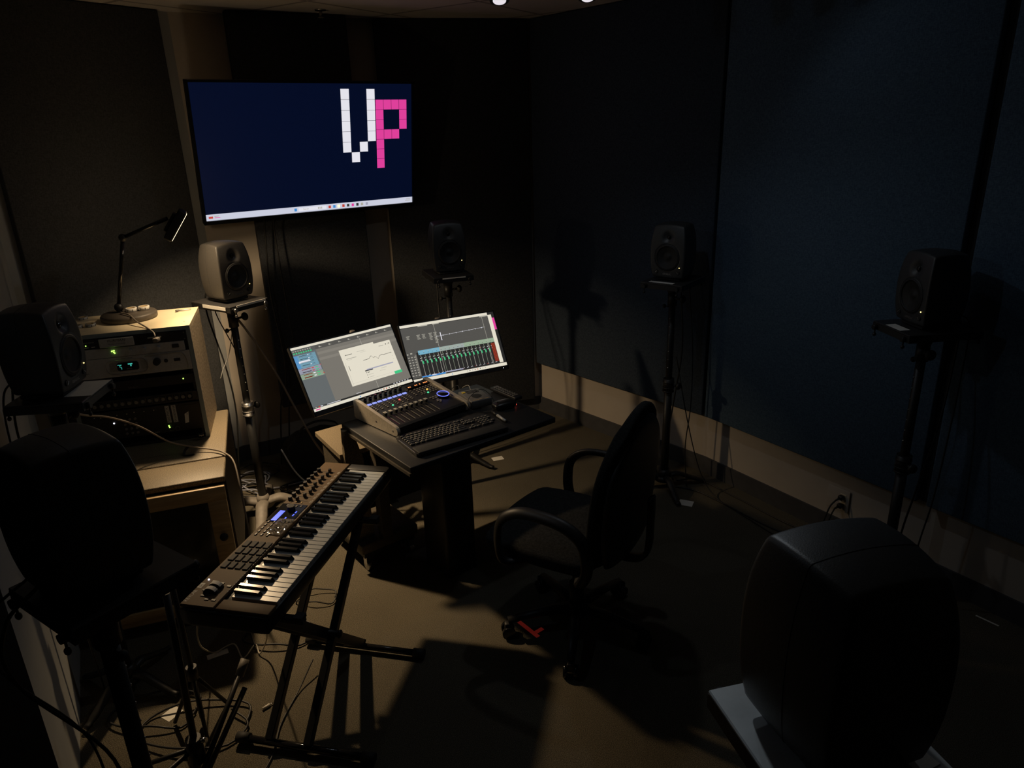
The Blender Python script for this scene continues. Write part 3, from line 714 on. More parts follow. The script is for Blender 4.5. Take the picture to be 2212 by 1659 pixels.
MB().sph((-.118, -.0085, .010), .0032, u=8, v=6).build('status_light', M['led_w'], t)
for cx_ in (.107, .132):
    MB().tube([(cx_+.009*math.cos(a*PI/10), -.0085, -.052+.009*math.sin(a*PI/10)) for a in range(20)], .0008, seg=5, closed=True).build('control_ring', M['btn'], t)
text('lettering', 'Radial', .009, M['ink'], t, (.045, -.0072, -.058), (R(90), 0, 0))
for (dx, dz) in ((-.19, .045), (-.165, .042), (-.135, .046), (-.100, .046), (-.06, .046), (-.03, .050), (.01, .048), (.05, .048)): MB().cyl((dx, -.006, dz), (dx, -.0085, dz), .0022, seg=8).build('panel_screw', M['steel'], t)
for i in range(3):
    for k in range(4): MB().cyl((-.075+i*.022, -.006, .02-k*.022), (-.075+i*.022, -.013, .02-k*.022), .0055, .005, seg=12).build('module_knob', M['btn'], t)
MB().box((.190, -.007, 0), (.075, .002, .11)).build('blank_plate', M['blkp'], t)
MB().prism([(0, 0), (.016, .004), (.022, .055), (.004, .045)], 0, .001, mtx=Matrix.Translation((.168, -.0088, -.032)) @ Matrix.Rotation(R(90), 4, 'X')).build('torn_tape', M['paper'], t)
text('lettering', 'D', .010, M['inkd'], t, (.183, -.0102, .012), (R(90), R(20), 0))
# little jack plug at the foot of the rack
t = thing('jack_adaptor', 'small round adaptor marked with pale letters at the rack foot', 'adaptor', tuple(rloc(-.035, .013, -.03)), RR)
MB().cyl((0, 0, 0), (0, 0, .022), .013, .012, seg=20).build('barrel', M['blkg'], t)
text('lettering', 'IN', .012, M['ink'], t, (0, -.0135, .011), (R(90), 0, 0))

# ------------------------------------------------------------------ desk lamp on the rack
ZR = .65+RH
lp = thing('desk_lamp', 'black articulated desk lamp with round base on the rack box', 'lamp', (-1.743, 3.188, ZR))
MB().lathe([(0, 0), (.112, 0), (.118, .006), (.118, .022), (.112, .029), (0, .030)], seg=48).build('base', mat('lamp_base_grey', (.10, .085, .07), .5, scale=60), lp)
jx, jy = -.045, .010
MB().sph((jx, jy, .052), .020).cyl((jx, jy, .028), (jx, jy, .05), .012, seg=16).build('lower_joint', M['blkp'], lp)
J1 = Vector((jx, jy, .055)); J2 = Vector((.030, .030, .362)); J3 = Vector((.252, .010, .442))
MB().cyl(J1, J2, .0085, seg=14).build('lower_arm', M['blkg'], lp)
MB().sph(J2, .018).build('elbow_joint', M['blkp'], lp)
MB().cyl(J2, J3, .0085, seg=14).build('upper_arm', M['blkg'], lp)
n_ = Vector((.76, .30, -.58)).normalized()
q = n_.to_track_quat('Z', 'Y').to_matrix()
HC = J3+n_*.035+Vector((.0, .0, -.01))
hd = MB().box((0, 0, 0), (.10, .145, .036), bev=.008, seg=3).box((0, 0, -.022), (.06, .09, .02), bev=.006, seg=3)
hd = hd.build('lamp_head', M['blkp'], lp, HC); hd.rotation_euler = q.to_euler()
dif = MB().box((0, 0, .0182), (.085, .130, .002)).build('diffuser', glow('lamp_diffuser', (1.0, .80, .52), 2.5), hd)
LAMP_POS = Vector((-1.743, 3.188, ZR))+HC+n_*.028
# lamp cord with plug
cable('grey lamp cord running over the rack top to a socket', [(-1.765, 3.16, ZR+.036), (-1.70, 3.11, ZR+.036), (-1.64, 3.05, ZR+.018), (-1.58, 3.00, ZR+.006), (-1.53, 2.955, ZR-.006), (-1.515, 2.935, ZR-.020)], .0035, M['cable_t'])
o = MB().box((0, 0, 0), (.022, .030, .018), bev=.004).build('plug', M['cast']); o.location = (-1.510, 2.930, ZR-.034); tag(o, 'small grey plug at the end of the lamp cord', 'plug')
def tape_roll(label, x, y, z, r=.026, w=.018, m=None):
    t = thing('tape_roll', label, 'tape roll', (x, y, z), group='tape rolls on the rack and lamp base')
    MB().lathe([(r*.72, 0), (r, 0), (r, w), (r*.72, w), (r*.72, 0)], seg=28).build('tape', m or M['paper'], t)
    MB().lathe([(r*.66, .0), (r*.72, .0), (r*.72, w+.0003), (r*.66, w+.0003), (r*.66, 0)], seg=28).build('core', M['kraft'], t)
    mb = MB()
    for a in range(7): mb.box((r*1.002*math.cos(a*.9), r*1.002*math.sin(a*.9), w/2), (.002, .002, w*.5))
    mb.build('print', M['inkd'], t); return t
tape_roll('white tape roll on the lamp base, the lower of two', -1.735, 3.200, ZR+.030, .024)
tape_roll('white tape roll on the lamp base, further from the speaker with the others', -1.690, 3.228, ZR+.030, .024)
tape_roll('tape roll on the rack top, nearest the rack edge', -1.900, 3.040, ZR, .021, .014, M['silver'])
tape_roll('tape roll on the rack top, between the edge roll and the lamp', -1.853, 3.062, ZR, .021, .014, M['silver'])
tape_roll('tape roll at the back of the rack top, beside the cord', -1.965, 3.200, ZR, .021, .012, M['silver'])
t = thing('snap_key', 'small metal latch lying at the back corner of the rack top', 'latch', tuple(rloc(-.055, RH, .30)), RR+.2)
MB().box((0, 0, .004), (.055, .010, .008), bev=.002).build('bar', M['steel'], t); MB().cyl((-.03, 0, .004), (-.03, 0, .009), .009, seg=12).build('ring', M['cast'], t)

# long lead across the cabinet with a velcro tie
cable('long grey-brown lead draped from the rack across the speckled cabinet', [(-1.50, 2.22, 1.12), (-1.56, 2.40, 1.02), (-1.60, 2.62, .92), (-1.57, 2.76, .82), (-1.49, 2.82, .72), (-1.403, 2.854, .675), (-1.33, 2.85, .664), (-1.262, 2.815, .662), (-1.195, 2.745, .650), (-1.150, 2.66, .56), (-1.130, 2.62, .40), (-1.12, 2.60, .20), (-1.10, 2.60, .008)], .0038, M['cable_t'])
o = MB().tube(spline([(-1.425, 2.862, .680), (-1.440, 2.850, .668), (-1.440, 2.825, .656), (-1.420, 2.815, .655), (-1.395, 2.825, .655)], 6), .006, seg=6, flat=(.3, 1)).build('cable_tie', M['rubber']); tag(o, 'black velcro strap looped round the lead on the speckled cabinet', 'strap')

# ------------------------------------------------------------------ workstation desk
DR_ = R(37.9)
dk = thing('workstation_desk', 'black computer desk with speckled side pieces and central leg', 'desk', (-.400, 2.459, 0), DR_)
DW, DD, DZ = .747, .60, .735
MB().box((DW/2, DD/2, DZ-.014), (DW, DD, .026), bev=.004).build('tabletop', M['deskblk'], dk)
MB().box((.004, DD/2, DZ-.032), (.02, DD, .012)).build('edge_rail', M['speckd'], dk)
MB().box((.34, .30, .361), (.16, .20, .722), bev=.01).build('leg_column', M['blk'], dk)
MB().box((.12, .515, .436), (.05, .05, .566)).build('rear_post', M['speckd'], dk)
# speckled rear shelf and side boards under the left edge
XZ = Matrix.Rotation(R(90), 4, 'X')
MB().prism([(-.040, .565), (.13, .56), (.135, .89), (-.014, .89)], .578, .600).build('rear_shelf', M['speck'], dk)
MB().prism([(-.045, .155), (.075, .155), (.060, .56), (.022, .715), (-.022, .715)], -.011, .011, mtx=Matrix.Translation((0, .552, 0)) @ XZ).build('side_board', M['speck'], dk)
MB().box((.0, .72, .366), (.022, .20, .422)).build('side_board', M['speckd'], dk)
MB().box((.33, .60, .42), (.50, .02, .30)).build('modesty_panel', M['blk'], dk)
# foot block on casters
bs = thing('rolling_base', 'speckled low base block on casters under the desk', 'base', (-.711, 2.829, 0), R(37.9))
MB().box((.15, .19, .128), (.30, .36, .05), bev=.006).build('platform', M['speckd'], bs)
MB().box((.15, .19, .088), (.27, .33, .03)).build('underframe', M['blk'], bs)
for (cx_, cy_) in ((.035, .04), (.265, .04), (.035, .33), (.265, .33)):
    c = MB().cyl((cx_-.010, cy_, .024), (cx_+.010, cy_, .024), .024, seg=20).build('caster', M['steel'], bs)
    MB().box((cx_, cy_, .052), (.026, .034, .045)).build('caster_fork', M['chrome'], c)

# finned box, papers and plug below the desk
fb = thing('finned_power_supply', 'black box with upright fins standing on the floor behind the desk', 'power supply', (-.73, 3.47, .0), R(35))
MB().box((0, .06, .17), (.20, .12, .30)).build('case', M['blkp'], fb)
mb = MB()
for i in range(11): mb.box((-.095+i*.019, -.008, .17), (.004, .016, .28))
mb.build('cooling_fins', M['speckd'], fb)
MB().box((.0, -.02, .17), (.018, .006, .30), rot=Matrix.Rotation(R(8), 3, 'Y')).build('strap', M['speck'], fb)
t = thing('pc_tower', 'small black computer with tiny lights slung under the desk top', 'computer', (-.400+.789*.16-.614*.16, 2.459+.614*.16+.789*.16, .36), R(37.9))
MB().box((0, .12, .290), (.17, .22, .07), bev=.004).build('case', M['blkp'], t)
MB().box((0, .12, .3375), (.10, .10, .023)).build('bracket', M['blk'], t)
for dx in (-.06, -.03, -.015, .03): MB().box((dx, .009, .290), (.005, .002, .008)).build('port_light', M['g_mid'], t)

# ------------------------------------------------------------------ computer monitors
def make_display(label, c, yaw, W_, H_, tilt):
    t = thing('computer_monitor', label, 'monitor', c, group='two monitors over the desk'); t.rotation_euler = (-tilt, 0, yaw)
    MB().box((0, .010, 0), (W_, .018, H_), bev=.003).box((0, .030, -.01), (W_*.6, .03, H_*.55), bev=.008).build('case', M['blkp'], t)
    e_ = .006
    f = MB().box((0, -.001, H_/2-e_/2), (W_, .006, e_)).box((0, -.001, -H_/2+.011), (W_, .006, .022))
    for s in (-1, 1): f.box((s*(W_/2-e_/2), -.001, 0), (e_, .006, H_))
    f.build('bezel', M['blkp'], t)
    return t, W_-2*e_, H_-e_-.022, (.022-e_)/2
MW, MH = .545, .330
m1, sw, sh, mz = make_display('computer monitor showing a grey window with a cream plugin panel', (-.727, 3.135, .925), R(43.4), MW, MH, R(30))
sc = MB().box((0, .001, mz), (sw, .003, sh)).build('screen', M['g_grey'], m1)
Y0 = -.0016
def each(parent, name, rects, y):
    for r_ in rects: layer(parent, name, [r_], y)
def layer(parent, name, rects, y):
    mb = MB()
    for (u0, v0, u1, v1, m_) in rects: uvq(mb, sw, sh, mz, y, u0, v0, u1, v1, m_)
    return mb.build(name, None, parent)
each(sc, 'window_bar', [(0, 0, 1, .035, M['g_warmw']), (0, .955, 1, 1, M['g_warmw'])], Y0)
layer(sc, 'track_column', [(0, .035, .215, .955, M['g_slate']), (0, .035, 1, .10, M['g_greyd']), (.215, .10, 1, .15, M['g_grey']), (.215, .15, 1, .19, M['g_greyl']), (.215, .24, 1, .28, M['g_greyl']), (0, .93, 1, .955, M['g_dark']),
    (0, .13, .20, .33, M['g_cyan']), (0, .13, .035, .33, M['g_blue']), (.0, .335, .205, .415, M['g_lav']), (0, .42, .21, .50, M['g_greenl'])], Y0-.0004)
rc = []
for i in range(8): rc.append((.01+i*.022, .055, .022+i*.022, .068, M['g_mid'])); rc.append((.01+i*.022, .085, .024+i*.022, .105, M['g_green']))
for r_ in range(4): rc += [(.05, .145+r_*.048, .12, .152+r_*.048, M['g_ink']), (.125, .145+r_*.048, .135, .156+r_*.048, M['g_white']), (.15, .146+r_*.048, .165, .152+r_*.048, M['g_ink']), (.045, .16+r_*.048, .17, .163+r_*.048, M['g_slate'])]
rc += [(.03, .222, .13, .25, M['g_white'])]
for r_ in range(4): rc += [(.03, .35+r_*.04, .11, .36+r_*.04, M['g_ink'] if r_ % 2 else M['g_maroon']), (.12, .348+r_*.04, .14, .362+r_*.04, M['g_red' if r_ < 2 else 'g_white']), (.155, .348+r_*.04, .18, .362+r_*.04, M['g_green'])]
rc += [(.03, .47, .10, .485, M['g_maroon']), (.205, .33, .212, .345, M['g_red']), (.205, .46, .213, .48, M['g_red'])]
layer(sc, 'track_strip', rc, Y0-.0008)
layer(sc, 'ruler_marks', [(.25+i*.095, .062, .262+i*.095, .082, M['g_mid']) for i in range(8)]+[(.262+i*.095, .075, .275+i*.095, .08, M['g_mid']) for i in range(8)]+[(.645, .10, .648, .93, M['g_mid'])], Y0-.0008)
pn = layer(sc, 'plugin_window', [(.41, .24, .93, .80, M['g_warmw']), (.41, .21, .76, .24, M['g_warmw'])], Y0-.0012)
rc = [(.455, .305, .52, .312, M['g_ink']), (.45, .30, .455, .315, M['g_ink']), (.57, .295, .65, .30, M['g_mid']), (.60, .32, .66, .323, M['g_mid']), (.80, .295, .85, .305, M['g_mid']), (.87, .285, .88, .30, M['g_ink']), (.90, .285, .915, .295, M['g_ink']),
      (.45, .365, .55, .375, M['g_mid']), (.45, .39, .50, .393, M['g_mid']), (.445, .48, .449, .56, M['g_ink']), (.60, .60, .88, .618, M['g_lav']), (.58, .615, .66, .632, M['g_ink']), (.60, .65, .62, .66, M['g_ink']), (.60, .69, .65, .695, M['g_mid']), (.60, .73, .65, .735, M['g_mid']),
      (.74, .645, .80, .65, M['g_mid']), (.72, .68, .78, .684, M['g_mid']), (.585, .65, .592, .66, M['g_ink']), (.585, .688, .592, .698, M['g_ink']), (.585, .726, .592, .736, M['g_ink']), (.42, .76, .90, .762, M['g_mid']), (.425, .42, .427, .79, M['g_mid'])]
for i in range(6): rc.append((.895, .30+i*.05, .902, .306+i*.05, M['g_mid']))
layer(pn, 'plugin_text', rc, Y0-.0016)
curve = [(.60, .455), (.66, .452), (.675, .43), (.69, .415), (.70, .44), (.71, .46), (.72, .44), (.735, .455), (.75, .49), (.765, .46), (.78, .445), (.80, .44), (.815, .45), (.85, .447), (.90, .445)]
mb = MB()
for (a_, b_) in zip(curve, curve[1:]):
    x0, z0 = (a_[0]-.5)*sw, mz+(.5-a_[1])*sh; x1, z1 = (b_[0]-.5)*sw, mz+(.5-b_[1])*sh
    mb.quad([(x0, Y0-.002, z0-.0009), (x1, Y0-.002, z1-.0009), (x1, Y0-.002, z1+.0009), (x0, Y0-.002, z0+.0009)], M['g_ink'])
mb.build('response_curve', None, pn)
layer(pn, 'green_button', [(.855, .755, .935, .80, M['g_green'])], Y0-.0018)
each(sc, 'taskbar_icon', [(.44, .970, .452, .988, M['g_blue'])]+[(.60+i*.028, .968, .611+i*.028, .986, M[['g_mid', 'g_ink', 'g_lav', 'g_maroon', 'g_red', 'g_ink', 'g_mid'][i % 7]]) for i in range(9)]+[(.02, .968, .06, .985, M['g_pink']), (.02, .935, .035, .948, M['g_mid']), (.05, .935, .065, .948, M['g_red']), (.07, .935, .09, .948, M['g_white']), (.13, .938, .26, .946, M['g_white']), (.42, .915, .47, .920, M['g_white'])]+[(.80+i*.03, .935, .815+i*.03, .945, M['g_white']) for i in range(6)], Y0-.0018)

m2, sw2, sh2, mz2 = make_display('computer monitor showing a mixing console with coloured channel strips', (-.292, 3.553, .880), R(27.5), MW, MH, R(29.8))
sw, sh, mz = sw2, sh2, mz2
sc = MB().box((0, .001, mz), (sw, .003, sh)).build('screen', M['g_dark'], m2)
layer(sc, 'window_top', [(0, 0, .93, .045, M['g_warmw']), (.18, .045, .28, .062, M['g_mid']), (.33, .045, .40, .06, M['g_mid']), (.84, .045, .93, .065, M['g_mid'])], Y0)
layer(sc, 'arrange_area', [(0, .055, .84, .50, M['g_greyd']), (.84, .065, .93, .50, M['g_greyd']), (0, .44, .10, .93, M['g_greyd'])], Y0+.0002)
each(sc, 'side_panel', [(.93, .045, .97, .93, M['g_warmw']), (.97, .11, .995, .33, M['g_pink'])], Y0)
layer(sc, 'taskbar', [(0, .945, 1, 1, M['g_warmw'])], Y0)
layer(sc, 'track_header', [(.12, .47, .34, .545, M['g_cyan']), (.34, .47, .93, .545, M['g_greenl']), (.34, .47, .60, .545, M['g_lav'])], Y0-.0004)
rc = []
for i in range(18):
    u = .115+i*.0445
    rc = [(u+.022, .55, u+.0255, .90, M['g_track'] if i % 2 else M['g_mid']), (u+.024, .64, u+.030, .70, M['g_green']), (u+.030, .66, u+.037, .71, M['g_green']), (u+.010, .60, u+.016, .615, M['g_white']), (u+.012, .64, u+.018, .655, M['g_white']),
           (u+.026, .595, u+.032, .605, M['g_red' if i % 5 == 4 else 'g_greenl']), (u+.012, .905, u+.018, .915, M['g_red' if i % 3 == 0 else 'g_white']), (u+.024, .90, u+.029, .91, M['g_white']), (u+.012, .49, u+.024, .50, M['g_mid']), (u+.012, .515, u+.020, .522, M['g_ink'])]
    layer(sc, 'channel_strip', rc, Y0-.0008)
rc = [(.885, .56, .925, .90, M['g_maroon'])]+[(.89+(k % 2)*.016, .58+k*.03, .898+(k % 2)*.016, .59+k*.03, M['g_red']) for k in range(10)]
layer(sc, 'master_meter', rc, Y0-.0010)
layer(sc, 'master_strip', [(.01+(k % 3)*.03, .56+(k//3)*.045, .025+(k % 3)*.03, .575+(k//3)*.045, M['g_mid']) for k in range(24)]+[(0.005, .50, .02, .52, M['g_mid']), (.04, .49, .06, .51, M['g_mid']), (.08, .53, .095, .90, M['g_grey'])], Y0-.0008)
layer(sc, 'waveform_line', [(.34+i*.031, .275-i*.0015, .37+i*.031, .279-i*.0015, M['g_white']) for i in range(17)]+[(.34+i*.07, .268-i*.003, .345+i*.07, .286-i*.003, M['g_white']) for i in range(8)], Y0-.0008)
rc = []
for (u0, n_r) in ((.04, 3), (.145, 4), (.20, 4), (.27, 6), (.32, 9)):
    for r_ in range(n_r): rc.append((u0+.004*(r_ % 2), .20+r_*.022, u0+.028+.008*(r_ % 3 == 0), .209+r_*.022, M['g_mid']))
rc += [(.385, .215, .393, .36, M['g_white'])]
layer(sc, 'region_names', rc, Y0-.0008)
each(sc, 'playhead', [(.34, .06, .343, .94, M['g_mid']), (.86, .06, .863, .94, M['g_mid'])], Y0-.0012)
layer(sc, 'selected_tracks', [(.10, .915, .34, .94, M['g_blue']), (.20, .913, .25, .928, M['g_white']), (.34, .905, .53, .925, M['g_lav'])], Y0-.0014)
each(sc, 'taskbar_icon', [(.40, .965, .41, .98, M['g_blue'])]+[(.56+i*.028, .962, .568+i*.028, .978, M[['g_mid', 'g_ink', 'g_lav', 'g_maroon', 'g_red', 'g_ink', 'g_mid'][i % 7]]) for i in range(8)], Y0-.0008)
text('badge', 'ASUS', .013, M['btn'], m2, (.0, -.0045, -MH/2+.010), (R(90), 0, 0))
MB().sph((.24, -.0045, -MH/2+.010), .0018, u=8, v=6).build('power_light', M['led_w'], m2)
text('badge', 'ASUS', .013, M['btn'], m1, (.0, -.0045, -MH/2+.010), (R(90), 0, 0))
# support poles behind the monitors, part of each monitor
def arm(t, c, yaw, tilt, foot):
    inv = (Matrix.Translation(c) @ Matrix.Rotation(yaw, 4, 'Z') @ Matrix.Rotation(-tilt, 4, 'X')).inverted()
    b = Vector((-math.sin(yaw), math.cos(yaw), 0)); F = Vector(foot); top = Vector((F.x, F.y, c[2]+.10))
    out = []
    mb = MB(); mb.cyl(F, top, .017, seg=18).cyl(F, F+Vector((0, 0, .015)), .05, .045, seg=24); out.append(mb.build('support_pole', M['blk'], t))
    mb = MB(); mb.cyl(top, top+Vector((0, 0, .035)), .020, .012, seg=18); out.append(mb.build('pole_cap', M['cast'], t))
    mb = MB(); mb.cyl(Vector((F.x, F.y, c[2]-.01)), Vector(c)+b*.055, .013, seg=14); out.append(mb.build('link_arm', M['blk'], t))
    for o in out: o.data.transform(inv)
arm(m1, (-.727, 3.135, .925), R(43.4), R(30), (-.757, 3.297, .0))
arm(m2, (-.292, 3.553, .880), R(27.5), R(29.8), (-.385, 3.665, .0))

# ------------------------------------------------------------------ fader controller on the desk
XA = R(43.9)
xt = thing('fader_controller', 'black mixing control surface with nine faders and silver side cheeks', 'mixing controller', (-.496, 2.752, DZ), XA)
XW, XD = .405, .305
def ztop(y): return .040+.042*(y/XD)
prof = [(0, .008), (0, .036), (.012, .042), (XD*.86, .080), (XD, .084), (XD, .008)]
def side_prism(mb, pr, x0, x1, m=None):
    mb.prism([(p[0], p[1]) for p in pr], x0, x1, m, Matrix(((0, 0, 1, 0), (1, 0, 0, 0), (0, 1, 0, 0), (0, 0, 0, 1))))
mb = MB(); side_prism(mb, prof, .012, XW-.012); mb.build('body', M['blkp'], xt)
for x0, x1 in ((-.002, .014), (XW-.014, XW+.002)):
    pr = [(-.004, .006), (-.010, .010), (-.014, .018), (-.015, .026), (-.013, .034), (-.008, .041), (.000, .045), (.010, .047), (XD*.86, .090), (XD, .094), (XD+.008, .084), (XD+.008, .014), (XD, .004), (.004, .004)]
    mb = MB(); side_prism(mb, pr, x0, x1); ch = mb.build('side_cheek', mat('cheek_silver', (.62, .56, .46), .4, .4, scale=100), xt)
    for yy, zz in ((.02, .024), (.14, .034), (.26, .046)):
        xs = x0-.0005 if x0 < .1 else x1+.0005
        MB().cyl((xs, yy, zz), (xs+(-.001 if x0 < .1 else .001), yy, zz), .004, seg=10).build('cheek_screw', M['steel'], ch)
sl = math.atan2(.042, XD); tilt_m = Matrix.Rotation(math.atan2(.038, XD*.86-.012), 3, 'X')
def zt_(y): return .042+(y-.012)*(.038/(XD*.86-.012))
for i in range(9):
    fx = .032+i*.0275
    MB().box((fx, .075, zt_(.075)+.0002), (.004, .115, .001), rot=tilt_m).build('fader_slot', M['btn'] if 0 else M['blkg'], xt)
    mb = MB().box((fx+.006, .055, zt_(.055)+.0005), (.0035, .07, .0006), rot=tilt_m)
    mb.build('fader_scale', M['btn'], xt)
    fy = .118
    MB().box((fx, fy, zt_(fy)+.008), (.012, .024, .012), rot=tilt_m, bev=.0025, seg=2, m=M['blkp']).box((fx, fy, zt_(fy)+.0145), (.0130, .0045, .003), rot=tilt_m, m=M['paper']).box((fx, fy-.008, zt_(fy)+.0135), (.0130, .0045, .0028), rot=tilt_m, m=M['ink']).build('fader_cap', None, xt)  # pale cap bars enlarged to paint in the white highlights
for i in range(8):
    fx = .032+i*.0275
    MB().cyl((fx, .270, .083), (fx, .266, .103), .0085, .0065, seg=18, m=M['blkg']).box((fx, .262, .098), (.0015, .003, .012), m=M['ink']).build('rotary_knob', None, xt)
    MB().box((fx, .236, zt_(.236)+.001), (.021, .013, .002), rot=tilt_m).build('scribble_display', M['lcd_s'], xt)
    for j in range(4):
        y_ = .212-j*.013
        m_ = M['btn']
        if (i, j) == (3, 3): m_ = glow('button_green', (.10, .85, .40), 1.2)
        if (i, j) == (5, 1): m_ = glow('button_red', (.95, .15, .12), 1.2)
        MB().cyl((fx-.001, y_, zt_(y_)), (fx-.001, y_, zt_(y_)+.003), .0048, .0042, seg=12).build('channel_button', m_, xt)
for j in range(4):
    y_ = .236-j*.015; MB().cyl((.258, y_, zt_(y_)), (.258, y_, zt_(y_)+.003), .0045, seg=12).build('flip_button', M['btn'], xt)
MB().box((.320, .262, zt_(.25)+.006), (.13, .022, .004), rot=tilt_m).build('time_display', M['blkg'], xt)
mb = MB()
for k, dx in enumerate((-.050, -.041, -.012, -.003, .015, .038, .047, .056)): mb.box((.318+dx, .262, zt_(.25)+.0085), (.0045, .007, .0006), rot=tilt_m)
mb.build('time_digits', M['led_o'], xt)
rows = [(.238, 6, .285), (.224, 6, .288), (.208, 6, .285), (.194, 6, .292), (.180, 6, .285)]
for r_, (y_, n_r, x0) in enumerate(rows):
    for k in range(n_r):
        m_ = M['btn']
        if (r_, k) == (2, 3): m_ = glow('button_yellow', (1.0, .62, .12), 1.2)
        if (r_, k) == (4, 2): m_ = glow('button_green', (.10, .85, .40), 1.2)
        MB().cyl((x0+k*.0165, y_, zt_(y_)), (x0+k*.0165, y_, zt_(y_)+.003), .0052, .0046, seg=12).build('function_button', m_, xt)
for (dx, dy) in ((0, 0), (.016, 0), (.032, 0), (.008, -.013), (.024, -.013), (.010, -.042), (.024, -.042), (.017, -.031), (.017, -.053)):
    y_ = .130+dy; MB().cyl((.292+dx, y_, zt_(y_)), (.292+dx, y_, zt_(y_)+.003), .0055, seg=12).build('transport_button', M['btn'], xt)
jw = MB().lathe([(0, 0), (.030, 0), (.030, .010), (.026, .013), (0, .013)], seg=36).build('jog_wheel', M['blkg'], xt, (.352, .115, zt_(.115)-.001), (math.atan2(.038, XD*.86-.012), 0, 0))
MB().tube([(.0275*math.cos(a*PI/18), .0275*math.sin(a*PI/18), .0128) for a in range(36)], .0017, seg=6, closed=True).build('light_ring', M['ring_b'], jw)
text('lettering', 'X-TOUCH', .009, M['ink'], xt, (.165, .158, zt_(.158)+.0008), (math.atan2(.038, XD*.86-.012), 0, 0), shear=.2)

# ------------------------------------------------------------------ computer keyboard
KA = R(33)
kb = thing('computer_keyboard', 'full-size black computer keyboard with padded palm rest on the desk edge', 'keyboard', (-.258, 2.752, DZ), KA)
KW, KD = .435, .225
mb = MB(); mb.prism([(-KW/2+.012, -KD/2), (KW/2-.012, -KD/2), (KW/2, -KD/2+.014), (KW/2-.004, KD/2-.012), (KW/2-.02, KD/2), (-KW/2+.02, KD/2), (-KW/2+.004, KD/2-.012), (-KW/2, -KD/2+.014)], .003, .014); mb.build('case', M['blkp'], kb)
MB().box((0, -KD/2+.035, .016), (KW-.014, .064, .010), bev=.004, seg=3).build('palm_rest', M['rubber'], kb)
MB().box((-KW/2+.001, -.01, .0145), (.0015, .15, .002)).build('edge_trim', M['steel'], kb)
text('lettering', 'logi', .010, M['ink'], kb, (0, KD/2-.012, .0146))
def keyrow(y, x0, widths, pitch=.0188, h=.013):
    x = x0
    for w in widths:
        if w > 0:
            k = MB().box((x+pitch*w/2, y, .0145+.003), (pitch*w-.003, h, .006), bev=.0015, seg=1, m=M['key'])
            k.box((x+pitch*min(w, 1)*.42, y+.0015, .0209), (.0020, .0036, .0003), m=M['paper'])
            if w >= 1 and w < 1.3: k.box((x+pitch*.6, y-.0025, .0209), (.0014, .002, .0003), m=M['paper'])
            k.build('key', None, kb)
        x += pitch*abs(w)
X0 = -KW/2+.014
keyrow(.082, X0, [1]+[-.35]+[1]*4+[-.3]+[1]*4+[-.3]+[1]*3+[-.4, 1, 1, 1], h=.008)
keyrow(.062, X0, [1]*13+[2, -.4, 1, 1, 1, -.4, 1, 1, 1, 1][:0]+[1.6]+[-.35, 1, 1, 1, -.3, 1, 1, 1, 1])
keyrow(.0435, X0, [1.5]+[1]*12+[1.1]+[-.35, 1, 1, 1, -.3, 1, 1, 1, 1])
keyrow(.025, X0, [1.8]+[1]*11+[1.8]+[-.35, -3, -.3, 1, 1, 1])
keyrow(.0065, X0, [2.3]+[1]*10+[2.3]+[-.35, -1, 1, -1, -.3, 1, 1, 1, 1])
keyrow(-.012, X0, [1.3, 1.2, 1.2, 5.9, 1.2, 1.2, 2.6-.0]+[-.35, 1, 1, 1, -.3, 2, 1])

# ------------------------------------------------------------------ mouse, pen, remote, desk box
t = thing('computer_mouse', 'black computer mouse with a red glow at its tail', 'mouse', (-.040, 3.050, DZ), R(-60))
mb = MB(); superbox(mb, .066, .112, .036, 12, None, .015, lambda x, y, z: (x*(1-.15*y*y), y, z*(1-.28*y*y-.18*x*x) if z > 0 else z)); mb.build('shell', mat('mouse_black', (.012, .012, .012), .32, scale=30), t)
MB().cyl((-.004, -.035, .031), (.004, -.035, .031), .006, seg=14).build('wheel', M['rubber'], t)
MB().sph((.014, .053, .010), .006, u=10, v=6).build('tail_light', M['led_r'], t)
cable('thin black mouse lead curling over the desk controller box', [(-.085, 3.10, DZ+.012), (-.11, 3.16, DZ+.03), (-.15, 3.12, DZ+.068), (-.20, 3.02, DZ+.060), (-.19, 2.99, DZ+.02), (-.13, 2.985, DZ+.005), (-.09, 2.995, DZ+.003)], .0014, M['cable'])
t = thing('marker_pen', 'grey and black felt marker lying beside the keyboard', 'marker', (-.060, 2.925, DZ+.007), R(-62))
MB().cyl((-.02, 0, 0), (.060, 0, 0), .0065, .006, seg=16).build('barrel', M['silver'], t)
MB().cyl((-.075, 0, 0), (-.02, 0, 0), .0058, .0068, seg=16).build('cap', M['blkp'], t)
MB().cyl((.060, 0, 0), (.066, 0, 0), .0055, .004, seg=16).build('end_plug', M['blkp'], t)
t = thing('remote_control', 'slim black remote control at the back of the desk', 'remote', (-.030, 3.215, DZ), R(-52))
MB().box((0, 0, .010), (.20, .046, .018), bev=.006, seg=3).build('body', M['blkp'], t)
for i in range(9):
    for j in range(3): MB().box((-.075+i*.018, -.012+j*.012, .0196), (.010, .007, .0016)).build('remote_button', M['btn'], t)
bx = thing('talkback_box', 'grey desktop controller box with round black grille and yellow label', 'controller', (-.176, 3.121, DZ), R(27))
MB().box((0, 0, .024), (.105, .155, .036), bev=.003).build('case', M['boxgrey'], bx)
MB().cyl((.0, -.018, .042), (.0, -.018, .0435), .024, seg=30).build('grille', M['rubber'], bx)
for i in range(3): MB().box((.004, .058-i*.014, .0425), (.060, .006, .001)).build('slot', M['inkd'], bx)
MB().box((-.036, .050, .043), (.016, .016, .002)).build('label', M['yellow'], bx)
